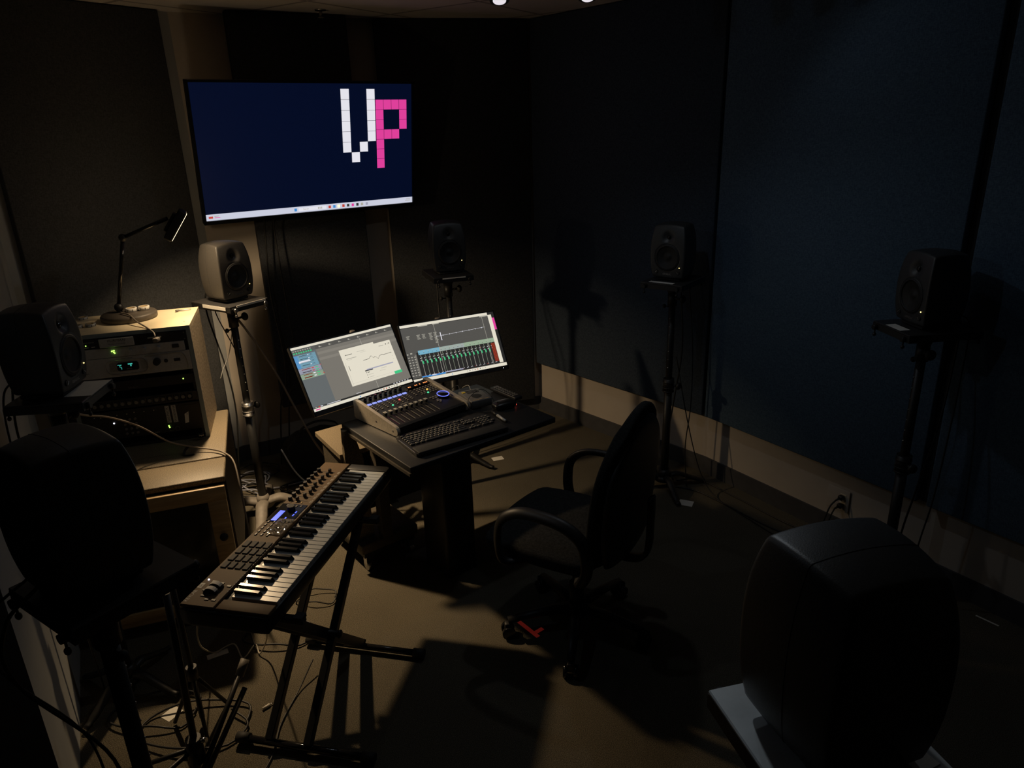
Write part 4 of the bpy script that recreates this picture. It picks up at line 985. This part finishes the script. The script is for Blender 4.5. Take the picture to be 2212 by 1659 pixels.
MB().box((0, -.066, .0425), (.080, .004, .001)).build('button_row', M['kraft'], bx)
for i, (dx, lab) in enumerate(((0, 'thin pale lead rising behind the grey desktop controller'), (.05, 'second thin lead behind the grey desktop controller'))):
    cable(lab, [(-.245+dx, 3.19, DZ+.02), (-.26+dx, 3.24, DZ+.045), (-.285+dx, 3.27, DZ+.03), (-.30+dx, 3.31, DZ+.004)], .0016, M['cable_w' if i else 'cable'])

# ------------------------------------------------------------------ midi keyboard on X stand
KY = R(77.25)
mk = thing('midi_keyboard', 'sixty-one key controller keyboard with champagne panel on an X stand', 'keyboard', (-.758, 2.198, .585), KY)
BL, BD, BH = .967, .297, .075
mb = MB(); superbox(mb, BL, BD, BH-.012, 10, None, .010, lambda x, y, z: (x, y*(1-.06*(z < 0)*z*z), z)); mb.build('body', M['blkp'], mk)
MB().box((0, .088, BH-.007), (BL-.012, .112, .010), bev=.002, seg=1).build('top_panel', M['champ'], mk)
for s in (-1, 1): MB().box((s*(BL/2-.028), -.06, BH-.010), (.046, .172, .014), bev=.003).build('end_block', M['champ'] if s < 0 else M['blkp'], mk)
KL, pitch = .846, .0235; kx0 = -KL/2
for i in range(36):
    MB().box((kx0+pitch*(i+.5), -.068, BH-.010), (pitch-.0012, .150, .018), bev=.0012, seg=1).build('white_key', M['keyw'], mk)
for i in range(35):
    if i % 7 in (2, 6): continue
    xk = kx0+pitch*(i+1)+{0: -.0015, 1: .0015, 3: -.002, 4: 0, 5: .002}[i % 7]
    pr = [(-.083, 0), (-.074, .012), (.007, .013), (.007, 0)]
    mb = MB(); side_prism(mb, pr, -.0055, .0055); mb.build('black_key', M['keyb'], mk, (xk, 0, BH-.0012))
ZP = BH-.002
def panel_x(idx): return kx0+pitch*idx
for i in range(4):
    for j in range(4):
        MB().box((panel_x(6.4)+i*.041, .046+j*.0255, ZP+.002), (.036, .021, .004), bev=.002, seg=1).build('pad', M['rubber'], mk)
mb = MB()
for i in range(5):
    for j in range(3):
        if j == 2 and i in (1, 2, 3): continue
        MB().box((panel_x(14.2)+i*.021, .125-j*.022, ZP+.0015), (.014, .007, .003), bev=.001, seg=1).build('daw_button', M['blkp'], mk)
MB().box((panel_x(20.6), .090, ZP+.001), (.125, .098, .0025)).build('display_panel', M['blkg'], mk)
MB().box((panel_x(19.6), .112, ZP+.0028), (.068, .020, .001)).build('lcd', M['lcd_b'], mk)
MB().cyl((panel_x(21.6), .086, ZP), (panel_x(21.6), .086, ZP+.018), .015, .0135, seg=28).build('main_encoder', M['rubber'], mk)
for (dx, dy) in ((-.045, -.012), (-.020, -.030), (.0, -.030)):
    MB().box((panel_x(20.9)+dx, .088+dy, ZP+.003), (.012, .004, .001)).build('lit_button', M['lcd_b'], mk)
for k in range(4): MB().box((panel_x(22.7), .060+k*.018, ZP+.003), (.012, .006, .002)).build('nav_button', M['blkp'], mk)
text('lettering', 'ARTURIA', .010, M['paper'], mk, (panel_x(21.2), .038, ZP+.0004), (0, 0, 0))
text('lettering', 'KEYLAB', .017, M['paper'], mk, (-.437, .134, ZP+.0004), (0, 0, 0), sx=.95)
MB().box((-.385, .134, ZP+.0003), (.024, .015, .0005)).build('name_block', M['paper'], mk)
text('lettering', '61', .015, M['inkd'], mk, (-.385, .134, ZP+.0008), (0, 0, 0))
for k in range(9):
    x_ = panel_x(24.6)+k*.0295
    kn = MB().cyl((x_, .128, ZP), (x_, .128, ZP+.014), .0085, .0070, seg=20).build('rotary_knob', M['blkp'], mk)
    MB().box((x_, .121, ZP+.010), (.0015, .002, .010)).build('pointer', M['ink'], kn)
    MB().box((x_, .085, ZP+.0004), (.0022, .055, .0008)).build('fader_slot', M['inkd'], mk)
    yf_ = [.098, .083, .075, .078, .085, .079, .083, .076, .080][k]
    MB().box((x_, yf_, ZP+.008), (.014, .010, .015), bev=.002, seg=1).box((x_, yf_, ZP+.0158), (.0015, .010, .0006)).build('fader_cap', M['blkp'], mk)
    MB().box((x_-.003, .045, ZP+.0004), (.016, .0015, .0004)).box((x_, .040, ZP+.0004), (.018, .0015, .0004)).build('marking', M['ink'], mk)
for k in range(3): MB().cyl((panel_x(24.0), .118-k*.022, ZP), (panel_x(24.0), .118-k*.022, ZP+.002), .0035, seg=10).build('select_button', M['kraft'], mk)
for s in (0, 1):
    x_ = -.412+s*.026; y_ = .082
    w = MB().cyl((x_-.008, y_, ZP-.006), (x_+.008, y_, ZP-.006), .024, seg=32).build('pitch_wheel', M['rubber'], mk)
    mb = MB()
    for q in (-.75, -.5, -.25, 0, .25, .5): mb.box((x_, y_+.0243*math.sin(q), ZP-.006+.0243*math.cos(q)), (.0150, .0068, .0016), rot=Matrix.Rotation(-q, 3, 'X'))
    mb.build('wheel_stripe', M['paper'], w)
for (dx, dy) in ((-.445, .052), (-.445, .075), (-.430, .098), (-.405, .108), (-.375, .045), (-.365, .075), (-.36, .105)):
    MB().box((dx, dy, ZP+.001), (.007, .013, .002)).build('octave_button', M['blkp'], mk)
MB().sph((-.355, .128, ZP+.001), .003, u=8, v=6).build('power_light', M['led_w'], mk)
mb = MB()
for k in range(24): mb.box((panel_x(1)+k*.0235*.5, .0335, ZP+.0003), (.006, .0012, .0003))
mb.build('chord_marks', M['ink'], mk)
# plastic bag on the panel
def crumple(name, w, d, h, n, m, loc, rz, amp, parent=None):
    mb = MB(); g = [[None]*(n+1) for _ in range(n+1)]
    rnd = random.Random(11)
    for i in range(n+1):
        for j in range(n+1):
            e = min(i, j, n-i, n-j)/n
            g[i][j] = mb.bm.verts.new(((i/n-.5)*w+rnd.uniform(-1, 1)*w/n*.25, (j/n-.5)*d+rnd.uniform(-1, 1)*d/n*.25, .001+min(1, e*5)*h*(.4+.6*rnd.random()**2)*amp))
    for i in range(n):
        for j in range(n): mb.bm.faces.new((g[i][j], g[i+1][j], g[i+1][j+1], g[i][j+1]))
    o = mb.build(name, m, parent); o.location = loc; o.rotation_euler = (0, 0, rz); return o
kp = Matrix.Translation((-.758, 2.198, .585)) @ Matrix.Rotation(KY, 4, 'Z')
p = kp @ Vector((panel_x(16.6), .064, ZP+.003))
film = mat('clear_plastic', (.62, .58, .50), .12, scale=30, var=.3); film.node_tree.nodes['Principled BSDF'].inputs['Transmission Weight'].default_value = .75
bg = crumple('plastic_bag', .105, .060, .008, 20, film, tuple(p), KY, 1); tag(bg, 'crumpled clear plastic bag lying on the controller keyboard panel', 'bag')
# X stand
xs = thing('keyboard_stand', 'black double-braced X stand under the controller keyboard', 'keyboard stand', (-.758, 2.198, 0), KY)
def bar(mb, p, q, w, h):
    p = Vector(p); q = Vector(q); d = q-p; rot = d.to_track_quat('X', 'Z').to_matrix()
    mb.box((p+q)/2, (d.length, w, h), rot=rot, bev=.003, seg=1)
# local x = along the keys, local y = away from the player (= -a)
S0, S1 = -.355, .145
for a_ in (-.02, .12):
    mb = MB(); bar(mb, (S0, -a_, .035), (.195, -a_, .565), .028, .028); mb.build('leg', M['blk'], xs)
for a_ in (.005, .095):
    mb = MB(); bar(mb, (S1, -a_, .035), (-.385, -a_, .565), .026, .030); mb.build('leg', M['blk'], xs)
mb = MB(); mb.cyl((-.105, .04, .29), (-.105, -.15, .29), .012, seg=16); mb.sph((-.105, -.15, .29), .016, sc=(1, .5, 1)); mb.build('pivot_bolt', M['blk'], xs)
for s_ in (S0, S1):
    f_ = MB().cyl((s_, .12, .024), (s_, -.335, .024), .0125, seg=16).build('foot_bar', M['blkg'], xs)
    for yy in (.12, -.335): MB().cyl((s_, yy-.022, .024), (s_, yy+.022, .024), .0185, seg=12).build('end_cap', M['rubber'], f_)
for s_ in (.195, -.385):
    f_ = MB().box((s_, -.03, .572), (.028, .34, .018), bev=.003, seg=1).build('support_arm', M['blk'], xs)
    MB().box((s_, -.185, .584), (.030, .03, .012)).build('rubber_pad', M['rubber'], f_)

# ------------------------------------------------------------------ office chair
CHX, CHY = .235, 2.42; cr = math.atan2(-.85, -.53)
ch = thing('office_chair', 'black fabric swivel office chair with looped armrests at the desk', 'chair', (CHX, CHY, 0), cr)
mb = MB(); superbox(mb, .50, .48, .075, 14, None, .03, lambda x, y, z: (x*(1-.06*y*y), y*(1-.10*x*x), z*(1-.35*x*x*(z > 0)-.25*y*y*(z > 0)+.15))); mb.build('seat', M['chairfab'], ch, (0, -.07, .42))
def back_prof(x, y, z):
    w = 1-.50*max(0, z-.1)**2-.16*max(0, -z-.35)**2
    yb = y-1.6*(z*.5+.5)*.9+.9*(1-x*x)*.6-.6*(z < -.3)*(z+.3)
    return x*w, -yb*1.0+0, z*(1-.10*x*x)
def bp(x, y, z):
    w = 1-.45*max(0, z)**2.2-.18*max(0, -z)**2.5
    yy = y*.5 + .9*(x*x)*-.6 + 1.7*max(0,z*.5+.5)**1.5
    return x*w, yy, z*(1-(.08+.17*max(0, z))*x*x)
mb = MB(); superbox(mb, .50, .09, .61, 20, None, .035, bp); mb.build('backrest', M['chairfab'], ch, (0, .18, .43))
mb = MB(); superbox(mb, .48, .05, .56, 12, None, .02, bp); mb.build('back_shell', M['blkp'], ch, (0, .223, .44))
for s in (-1, 1):
    pts = [(s*.20, -.10, .425), (s*.275, -.165, .43), (s*.285, -.185, .50), (s*.285, -.17, .60), (s*.285, -.10, .655), (s*.285, .0, .665), (s*.285, .10, .650), (s*.285, .165, .60), (s*.285, .18, .50), (s*.275, .15, .43), (s*.20, .12, .425)]
    MB().tube(spline(pts, 6), .017, seg=10, flat=(1.35, .8)).build('armrest', M['blkp'], ch)
MB().tube(spline([(0, .02, .415), (0, .18, .405), (0, .285, .44), (0, .30, .60), (0, .30, .68)], 6), .022, seg=8, flat=(1.4, .5)).build('back_support', M['blk'], ch)
MB().box((0, -.02, .405), (.20, .24, .035), bev=.008).build('seat_mechanism', M['blk'], ch)
MB().cyl((0, 0, .09), (0, 0, .22), .030, seg=20).cyl((0, 0, .22), (0, 0, .40), .018, seg=20).build('gas_column', M['blk'], ch)
MB().cyl((0, 0, .075), (0, 0, .135), .045, .035, seg=24).build('hub', M['blkp'], ch)
for k in range(5):
    a = R(188+72*k)-cr; dx, dy = math.cos(a), math.sin(a)
    MB().tube([(dx*.02, dy*.02, .105), (dx*.15, dy*.15, .098), (dx*.285, dy*.285, .078)], [.026, .022, .016], seg=10, flat=(1, .8)).build('base_leg', M['blkp'], ch)
    cx_, cy_ = dx*.285, dy*.285; px_, py_ = -dy, dx
    c_ = MB().cyl((cx_+px_*.012, cy_+py_*.012, .027), (cx_+px_*.028, cy_+py_*.028, .027), .027, seg=20).cyl((cx_-px_*.012, cy_-py_*.012, .027), (cx_-px_*.028, cy_-py_*.028, .027), .027, seg=20).build('caster', M['blkg'], ch)
    MB().box((cx_, cy_, .048), (.03, .03, .036), rot=Matrix.Rotation(a, 3, 'Z'), bev=.006).build('caster_hood', M['blkp'], c_)

# ------------------------------------------------------------------ microphone stand, low at left
ms = thing('microphone_stand', 'black folded microphone stand standing low beside the wooden cabinet', 'stand', (-1.055, 1.76, 0))
MB().cyl((0, 0, .07), (-.010, .055, .66), .011, seg=16).build('pole', M['blk'], ms)
MB().cyl((0, 0, .06), (0, 0, .15), .028, .024, seg=20).build('hub', M['blkp'], ms)
for k, (dx, dy) in enumerate(((.10, -.28), (-.26, .0), (-.22, -.20))):
    MB().cyl((0, 0, .11), (dx, dy, .012), .008, seg=12).build('leg', M['blk'], ms)
MB().cyl((.02, -.04, .03), (.10, .20, .24), .009, seg=12).build('boom_arm', M['blk'], ms)
MB().cyl((.035, -.055, .03), (.115, .17, .19), .009, seg=12).build('boom_arm', M['blk'], ms)
MB().cyl((.095, .185, .225), (.108, .225, .262), .015, seg=14).build('boom_cap', M['cast'], ms)
MB().cyl((.02, .0, .14), (.045, -.005, .145), .010, .008, seg=12).build('tension_knob', M['chrome'], ms)
# second slim pole behind it
sp2 = thing('slim_stand', 'thin black pole stand behind the near left speaker stand', 'stand', (-1.13, 1.97, 0))
MB().cyl((0, 0, .03), (0, .0, .64), .009, seg=14).build('pole', M['blk'], sp2)
for k in range(3):
    a = R(60+120*k); MB().cyl((0, 0, .22), (.10*math.cos(a), .10*math.sin(a), .01), .007, seg=10).build('leg', M['blk'], sp2)
MB().cyl((0, 0, .20), (0, 0, .25), .018, seg=16).build('hub', M['blkp'], sp2)

# ------------------------------------------------------------------ floor tapes and bits
slip('white tape corner mark at the foot of the stand near the far corner', .925, 3.405, .0006, .075, .06, R(-25), name='floor_tape', cat='tape')
slip('white tape mark at the foot of the stand behind the desk', -.105, 4.035, .0006, .07, .05, R(20), name='floor_tape', cat='tape')
slip('white tape strip on the carpet beneath the controller keyboard stand', -1.215, 2.325, .0006, .08, .03, R(30), name='floor_tape', cat='tape')
slip('white tape mark beside the black stands at the left', -1.265, 2.02, .0006, .06, .05, R(60), name='floor_tape', cat='tape')
slip('thin white tape strip by the right baseboard', 1.905, 2.375, .0006, .085, .008, R(-54), name='floor_tape', cat='tape')
t = thing('red_floor_tape', 'bright red tape mark in a T shape under the office chair', 'tape', (.035, 2.415, .0006), R(-52))
MB().box((0, 0, .0004), (.125, .018, .0008)).build('long_strip', M['tape_red'], t); MB().box((.035, .020, .0006), (.018, .055, .0012)).build('short_strip', M['tape_red'], t)
t = thing('lost_connector', 'tiny pale connector lying on the carpet by the keyboard stand', 'connector', (-.925, 2.035, 0), .8)
MB().cyl((-.018, 0, .006), (.01, 0, .006), .005, .006, seg=10).build('shell', M['cable_w'], t); MB().cyl((.01, 0, .006), (.022, 0, .006), .0025, seg=8).build('tip', M['steel'], t)

# ------------------------------------------------------------------ wall outlet with plugs
nR = (Vector((P_R3[0], P_R3[1]))-Vector((P_R2[0], P_R2[1]))).normalized()
ra = math.atan2(nR.y, nR.x)
wp = Vector(P_R2)+(Vector(P_R3)-Vector(P_R2))*((1.575-P_R2[0])/(P_R3[0]-P_R2[0]))
ot = thing('wall_outlet', 'double wall socket plate low on the right wall', 'socket', (wp.x-.004, wp.y-.004, .205), ra)
MB().box((0, -.003, 0), (.115, .006, .115), bev=.002, seg=2).build('cover_plate', M['paint'], ot)
for s in (-1, 1): MB().box((.025, -.0065, s*.022), (.030, .002, .028), bev=.001, seg=1).build('socket', M['rackwht'], ot)
for s, lab in ((1, 'black plug in the upper socket on the right wall'), (-1, 'black plug in the lower socket on the right wall')):
    t = thing('power_plug', lab, 'plug', (ot.location.x, ot.location.y, .205+s*.022), ra, 'plugs in the wall socket')
    MB().box((.025, -.022, 0), (.024, .026, .022), bev=.005, seg=2).build('plug_body', M['blkp'], t)
    MB().cyl((.025, -.034, 0), (.018, -.052, -.008), .006, .004, seg=10).build('strain_relief', M['rubber'], t)
wx, wy = ot.location.x-.0345, ot.location.y-.043
cable('black mains cable from the upper wall plug along the carpet', [(wx, wy, .219), (wx-.03, wy-.01, .19), (wx-.06, wy-.02, .11), (wx-.11, wy-.03, .02), (wx-.25, wy+.12, .006), (wx-.40, wy+.35, .006), (wx-.52, wy+.52, .006), (.88, 3.60, .006)], .004, M['cable'])
cable('black mains cable from the lower wall plug curving to the floor', [(wx, wy, .175), (wx-.02, wy-.01, .14), (wx-.035, wy-.01, .08), (wx-.05, wy+.03, .015), (wx-.16, wy+.16, .006), (wx-.33, wy+.44, .006), (wx-.48, wy+.66, .006), (.93, 3.66, .006)], .004, M['cable'])
cable('long slack black lead running along the carpet by the right wall', [(.90, 3.68, .75), (.96, 3.60, .4), (1.03, 3.54, .12), (1.10, 3.44, .008), (1.20, 3.22, .006), (1.30, 3.02, .006), (1.42, 2.85, .006), (1.55, 2.62, .006)], .003, M['cable'])

# ------------------------------------------------------------------ tangle of floor cables behind
rn = random.Random(5)
def loops(label, cx_, cy_, r, turns, m, rr, z=.008, squash=.7, name='floor_cable', tail=None):
    grp = 'loose cables on the floor'
    pts = []
    n = int(turns*9)
    for i in range(n):
        a = i*2*PI/9; q = r*(1+.15*math.sin(i*1.7)+rn.uniform(-.08, .08))
        pts.append((cx_+q*math.cos(a), cy_+q*squash*math.sin(a), z+.006*(i % 4)))
    if tail: pts += tail
    return cable(label, pts, rr, m, name=name, n=4, group=grp)
loops('pale blue-grey cable coiled on the floor beside the lit speaker stand', -1.58, 3.86, .09, 2.2, M['cable_b'], .0045, tail=[(-1.45, 3.72, .012), (-1.30, 3.76, .012), (-1.16, 3.86, .02), (-1.08, 3.95, .02)])
loops('second pale cable loop on the floor, nearer the cabinet', -1.52, 3.70, .075, 1.6, M['cable_b'], .0045, z=.02, tail=[(-1.42, 3.62, .01), (-1.30, 3.66, .02)])
loops('black cable tangle on the floor in front of the black bag', -1.22, 3.72, .13, 3.0, M['cable'], .005)
loops('brown cable tangle on the floor between the bag and the desk', -1.08, 3.60, .12, 2.3, M['cable_t'], .0045, z=.014)
loops('loose black cable loops beside the lit speaker base', -1.56, 3.66, .12, 2.6, M['cable'], .0045, z=.02)
loops('wide black cable loop near the beige column', -1.58, 3.95, .12, 1.5, M['cable'], .004, z=.012)
cable('tan cable sagging from the lit speaker across to the desk', [(-1.372, 3.478, 1.10), (-1.352, 3.53, 1.02), (-1.32, 3.58, .91), (-1.26, 3.62, .74), (-1.18, 3.60, .55), (-1.09, 3.55, .38), (-1.01, 3.50, .28), (-.96, 3.45, .20)], .0055, M['cable_t'])
cable('grey cable sweeping over the floor towards the desk', [(-1.30, 3.62, .30), (-1.24, 3.64, .14), (-1.16, 3.66, .05), (-1.06, 3.74, .02), (-.98, 3.84, .02), (-.92, 3.92, .02)], .0045, M['cable_b'])
cable('short silvery jack lead dangling beside the lit speaker pole', [(-1.400, 3.462, 1.02), (-1.425, 3.445, .92), (-1.46, 3.42, .84), (-1.475, 3.41, .80)], .0022, M['silver'])
cable('cream cable emerging under the desk beside the finned box', [(-.95, 3.42, .22), (-.88, 3.40, .26), (-.78, 3.38, .34), (-.68, 3.36, .40), (-.62, 3.35, .41)], .006, M['cable_w'])
cable('white lead falling from the controller keyboard to the carpet', [(-.97, 1.84, .60), (-1.03, 1.88, .48), (-1.10, 2.00, .32), (-1.17, 2.16, .16), (-1.22, 2.32, .015), (-1.16, 2.36, .020), (-1.10, 2.29, .008), (-1.07, 2.35, .022), (-1.04, 2.31, .010), (-1.0, 2.30, .08), (-.95, 2.22, .22), (-.84, 2.03, .42), (-.80, 1.98, .57)], .0028, M['cable_w'])
loops('black cable loop lying by the keyboard stand on the lit carpet', -.90, 2.66, .08, 1.2, M['cable'], .003)
loops('black cable loops on the dark carpet under the controller keyboard', -1.00, 2.42, .13, 1.8, M['cable'], .004)
loops('black cable ring on the carpet below the near left stand', -1.15, 1.95, .17, 1.3, M['cable'], .004)
loops('thin black cable curling by the grey left wall', -1.32, 2.02, .14, 1.2, M['cable'], .004)
cable('thin black lead trailing over the carpet from the keyboard stand', [(-.80, 2.22, .05), (-.83, 2.10, .008), (-.85, 1.95, .006), (-.84, 1.80, .006), (-.88, 1.65, .006)], .003, M['cable'])
t = thing('duffel_bag', 'soft black bag slumped on the floor behind the desk', 'bag', (-1.19, 3.98, 0), R(25))
mb = MB(); superbox(mb, .42, .26, .26, 14, None, .09, lambda x, y, z: (x*(1+.05*math.sin(7*y)), y*(1+.08*math.sin(5*x+2)), z*(1-.18*x*x+.05*math.sin(9*x)*(z > 0)))); mb.build('bag_body', mat('bag_cloth', (.018, .018, .018), .85, scale=30, bump=.6, bscale=30), t)
MB().tube(spline([(-.12, -.05, .235), (-.10, -.06, .31), (0, -.06, .34), (.10, -.06, .31), (.12, -.05, .235)], 6), .008, seg=8, flat=(1.6, .5)).build('bag_strap', M['rubber'], t)
t = thing('paper_envelope', 'torn kraft envelopes lying under the desk edge', 'envelope', (-.80, 3.24, .38), R(60))
MB().prism([(0, 0), (.15, .03), (.16, .07), (.02, .06)], 0, .002).build('envelope_sheet', M['kraft'], t); MB().prism([(.02, -.03), (.16, -.01), (.15, .02), (.03, .01)], .003, .005).build('envelope_sheet', M['paper'], t)
# ------------------------------------------------------------------ lights
def area(name, loc, direction, size, power, col, sy=None, spread=180):
    l = bpy.data.lights.new(name, 'AREA'); l.energy = power; l.color = col; l.size = size; l.spread = R(spread)
    if sy: l.shape = 'RECTANGLE'; l.size_y = sy
    o = bpy.data.objects.new(name, l); C.objects.link(o); o.location = loc
    o.rotation_euler = Vector(direction).to_track_quat('-Z', 'Y').to_euler(); return o
def spot(name, loc, target, power, col, ang, blend=.6, r=.02):
    l = bpy.data.lights.new(name, 'SPOT'); l.energy = power; l.color = col; l.spot_size = R(ang); l.spot_blend = blend; l.shadow_soft_size = r
    o = bpy.data.objects.new(name, l); C.objects.link(o); o.location = loc
    o.rotation_euler = (Vector(target)-Vector(loc)).to_track_quat('-Z', 'Y').to_euler(); return o
lo = area('lamp_light', LAMP_POS, Vector((.12, .30, -.94)), .07, 25, (1.0, .72, .42), sy=.07, spread=128)
lo.data.use_nodes = True; nt = lo.data.node_tree      # softened distance falloff, so near surfaces do not burn out
ff = nt.nodes.new('ShaderNodeLightFalloff'); ff.inputs['Strength'].default_value = 1.0; ff.inputs['Smooth'].default_value = 1.2
nt.links.new(ff.outputs['Quadratic'], nt.nodes['Emission'].inputs['Strength'])
ls = spot('lamp_beam', LAMP_POS, (-.78, 2.46, 0), 135, (1.0, .70, .39), 86, 1.0, .03)
ls.data.use_nodes = True; nt = ls.data.node_tree
ff = nt.nodes.new('ShaderNodeLightFalloff'); ff.inputs['Strength'].default_value = 1.0; ff.inputs['Smooth'].default_value = 1.2
nt.links.new(ff.outputs['Quadratic'], nt.nodes['Emission'].inputs['Strength'])
fill = bpy.data.lights.new('bounce_fill', 'POINT'); fill.energy = 1.2; fill.color = (1.0, .76, .48); fill.shadow_soft_size = .02  # added fill beside the lamp, stands in for bounce on ceiling and column
lk = bpy.data.objects.new('bounce_fill', fill); C.objects.link(lk); lk.location = LAMP_POS+Vector((.03, .05, .03))
cool = (.80, .90, 1.0)
for (lx, ly), pw, tg in zip(LIGHTS, (.3, 4.0, .3, .5), ((-1.2, 1.6, 0), (-.1, 2.2, 0), (.9, 1.4, .3), (2.2, 2.2, .9))):
    spot('track_beam', (lx, ly-.036, H-.205), tg, pw, cool, 168 if pw > 2 else 150, .5, .03)
spot('wall_beam', (LX.x, LX.y, LX.z), (1.3, 2.5, .9), 3.2, (.62, .80, 1.0), 120, 1.0, .03)

# ------------------------------------------------------------------ world, camera
spot('plate_beam', (.10, 1.95, 2.45), (.27, .80, 1.2), 9, (.86, .94, 1.0), 27, 1.0, .03)
w = bpy.data.worlds.new('World'); bpy.context.scene.world = w; w.use_nodes = True
w.node_tree.nodes['Background'].inputs[0].default_value = (.01, .012, .016, 1); w.node_tree.nodes['Background'].inputs[1].default_value = .1
cd = bpy.data.cameras.new('Camera'); cam = bpy.data.objects.new('Camera', cd); C.objects.link(cam)
cd.sensor_width = 36; cd.sensor_fit = 'HORIZONTAL'; cd.lens = 1534/2212*36; cd.clip_start = .02
rt = Vector((.999466, -.011090, -.030746)); up_ = Vector((.032685, .339126, .940173)); fw = Vector((0, .940676, -.339307))
cam.matrix_world = Matrix.Translation((0, 0, 1.95)) @ Matrix((rt, up_, -fw)).transposed().to_4x4()
bpy.context.scene.camera = cam
sc_ = bpy.context.scene
sc_.view_settings.view_transform = 'Standard'; sc_.view_settings.look = 'None'; sc_.view_settings.exposure = 0
sc_.cycles.max_bounces = 6; sc_.cycles.sample_clamp_indirect = 3.0
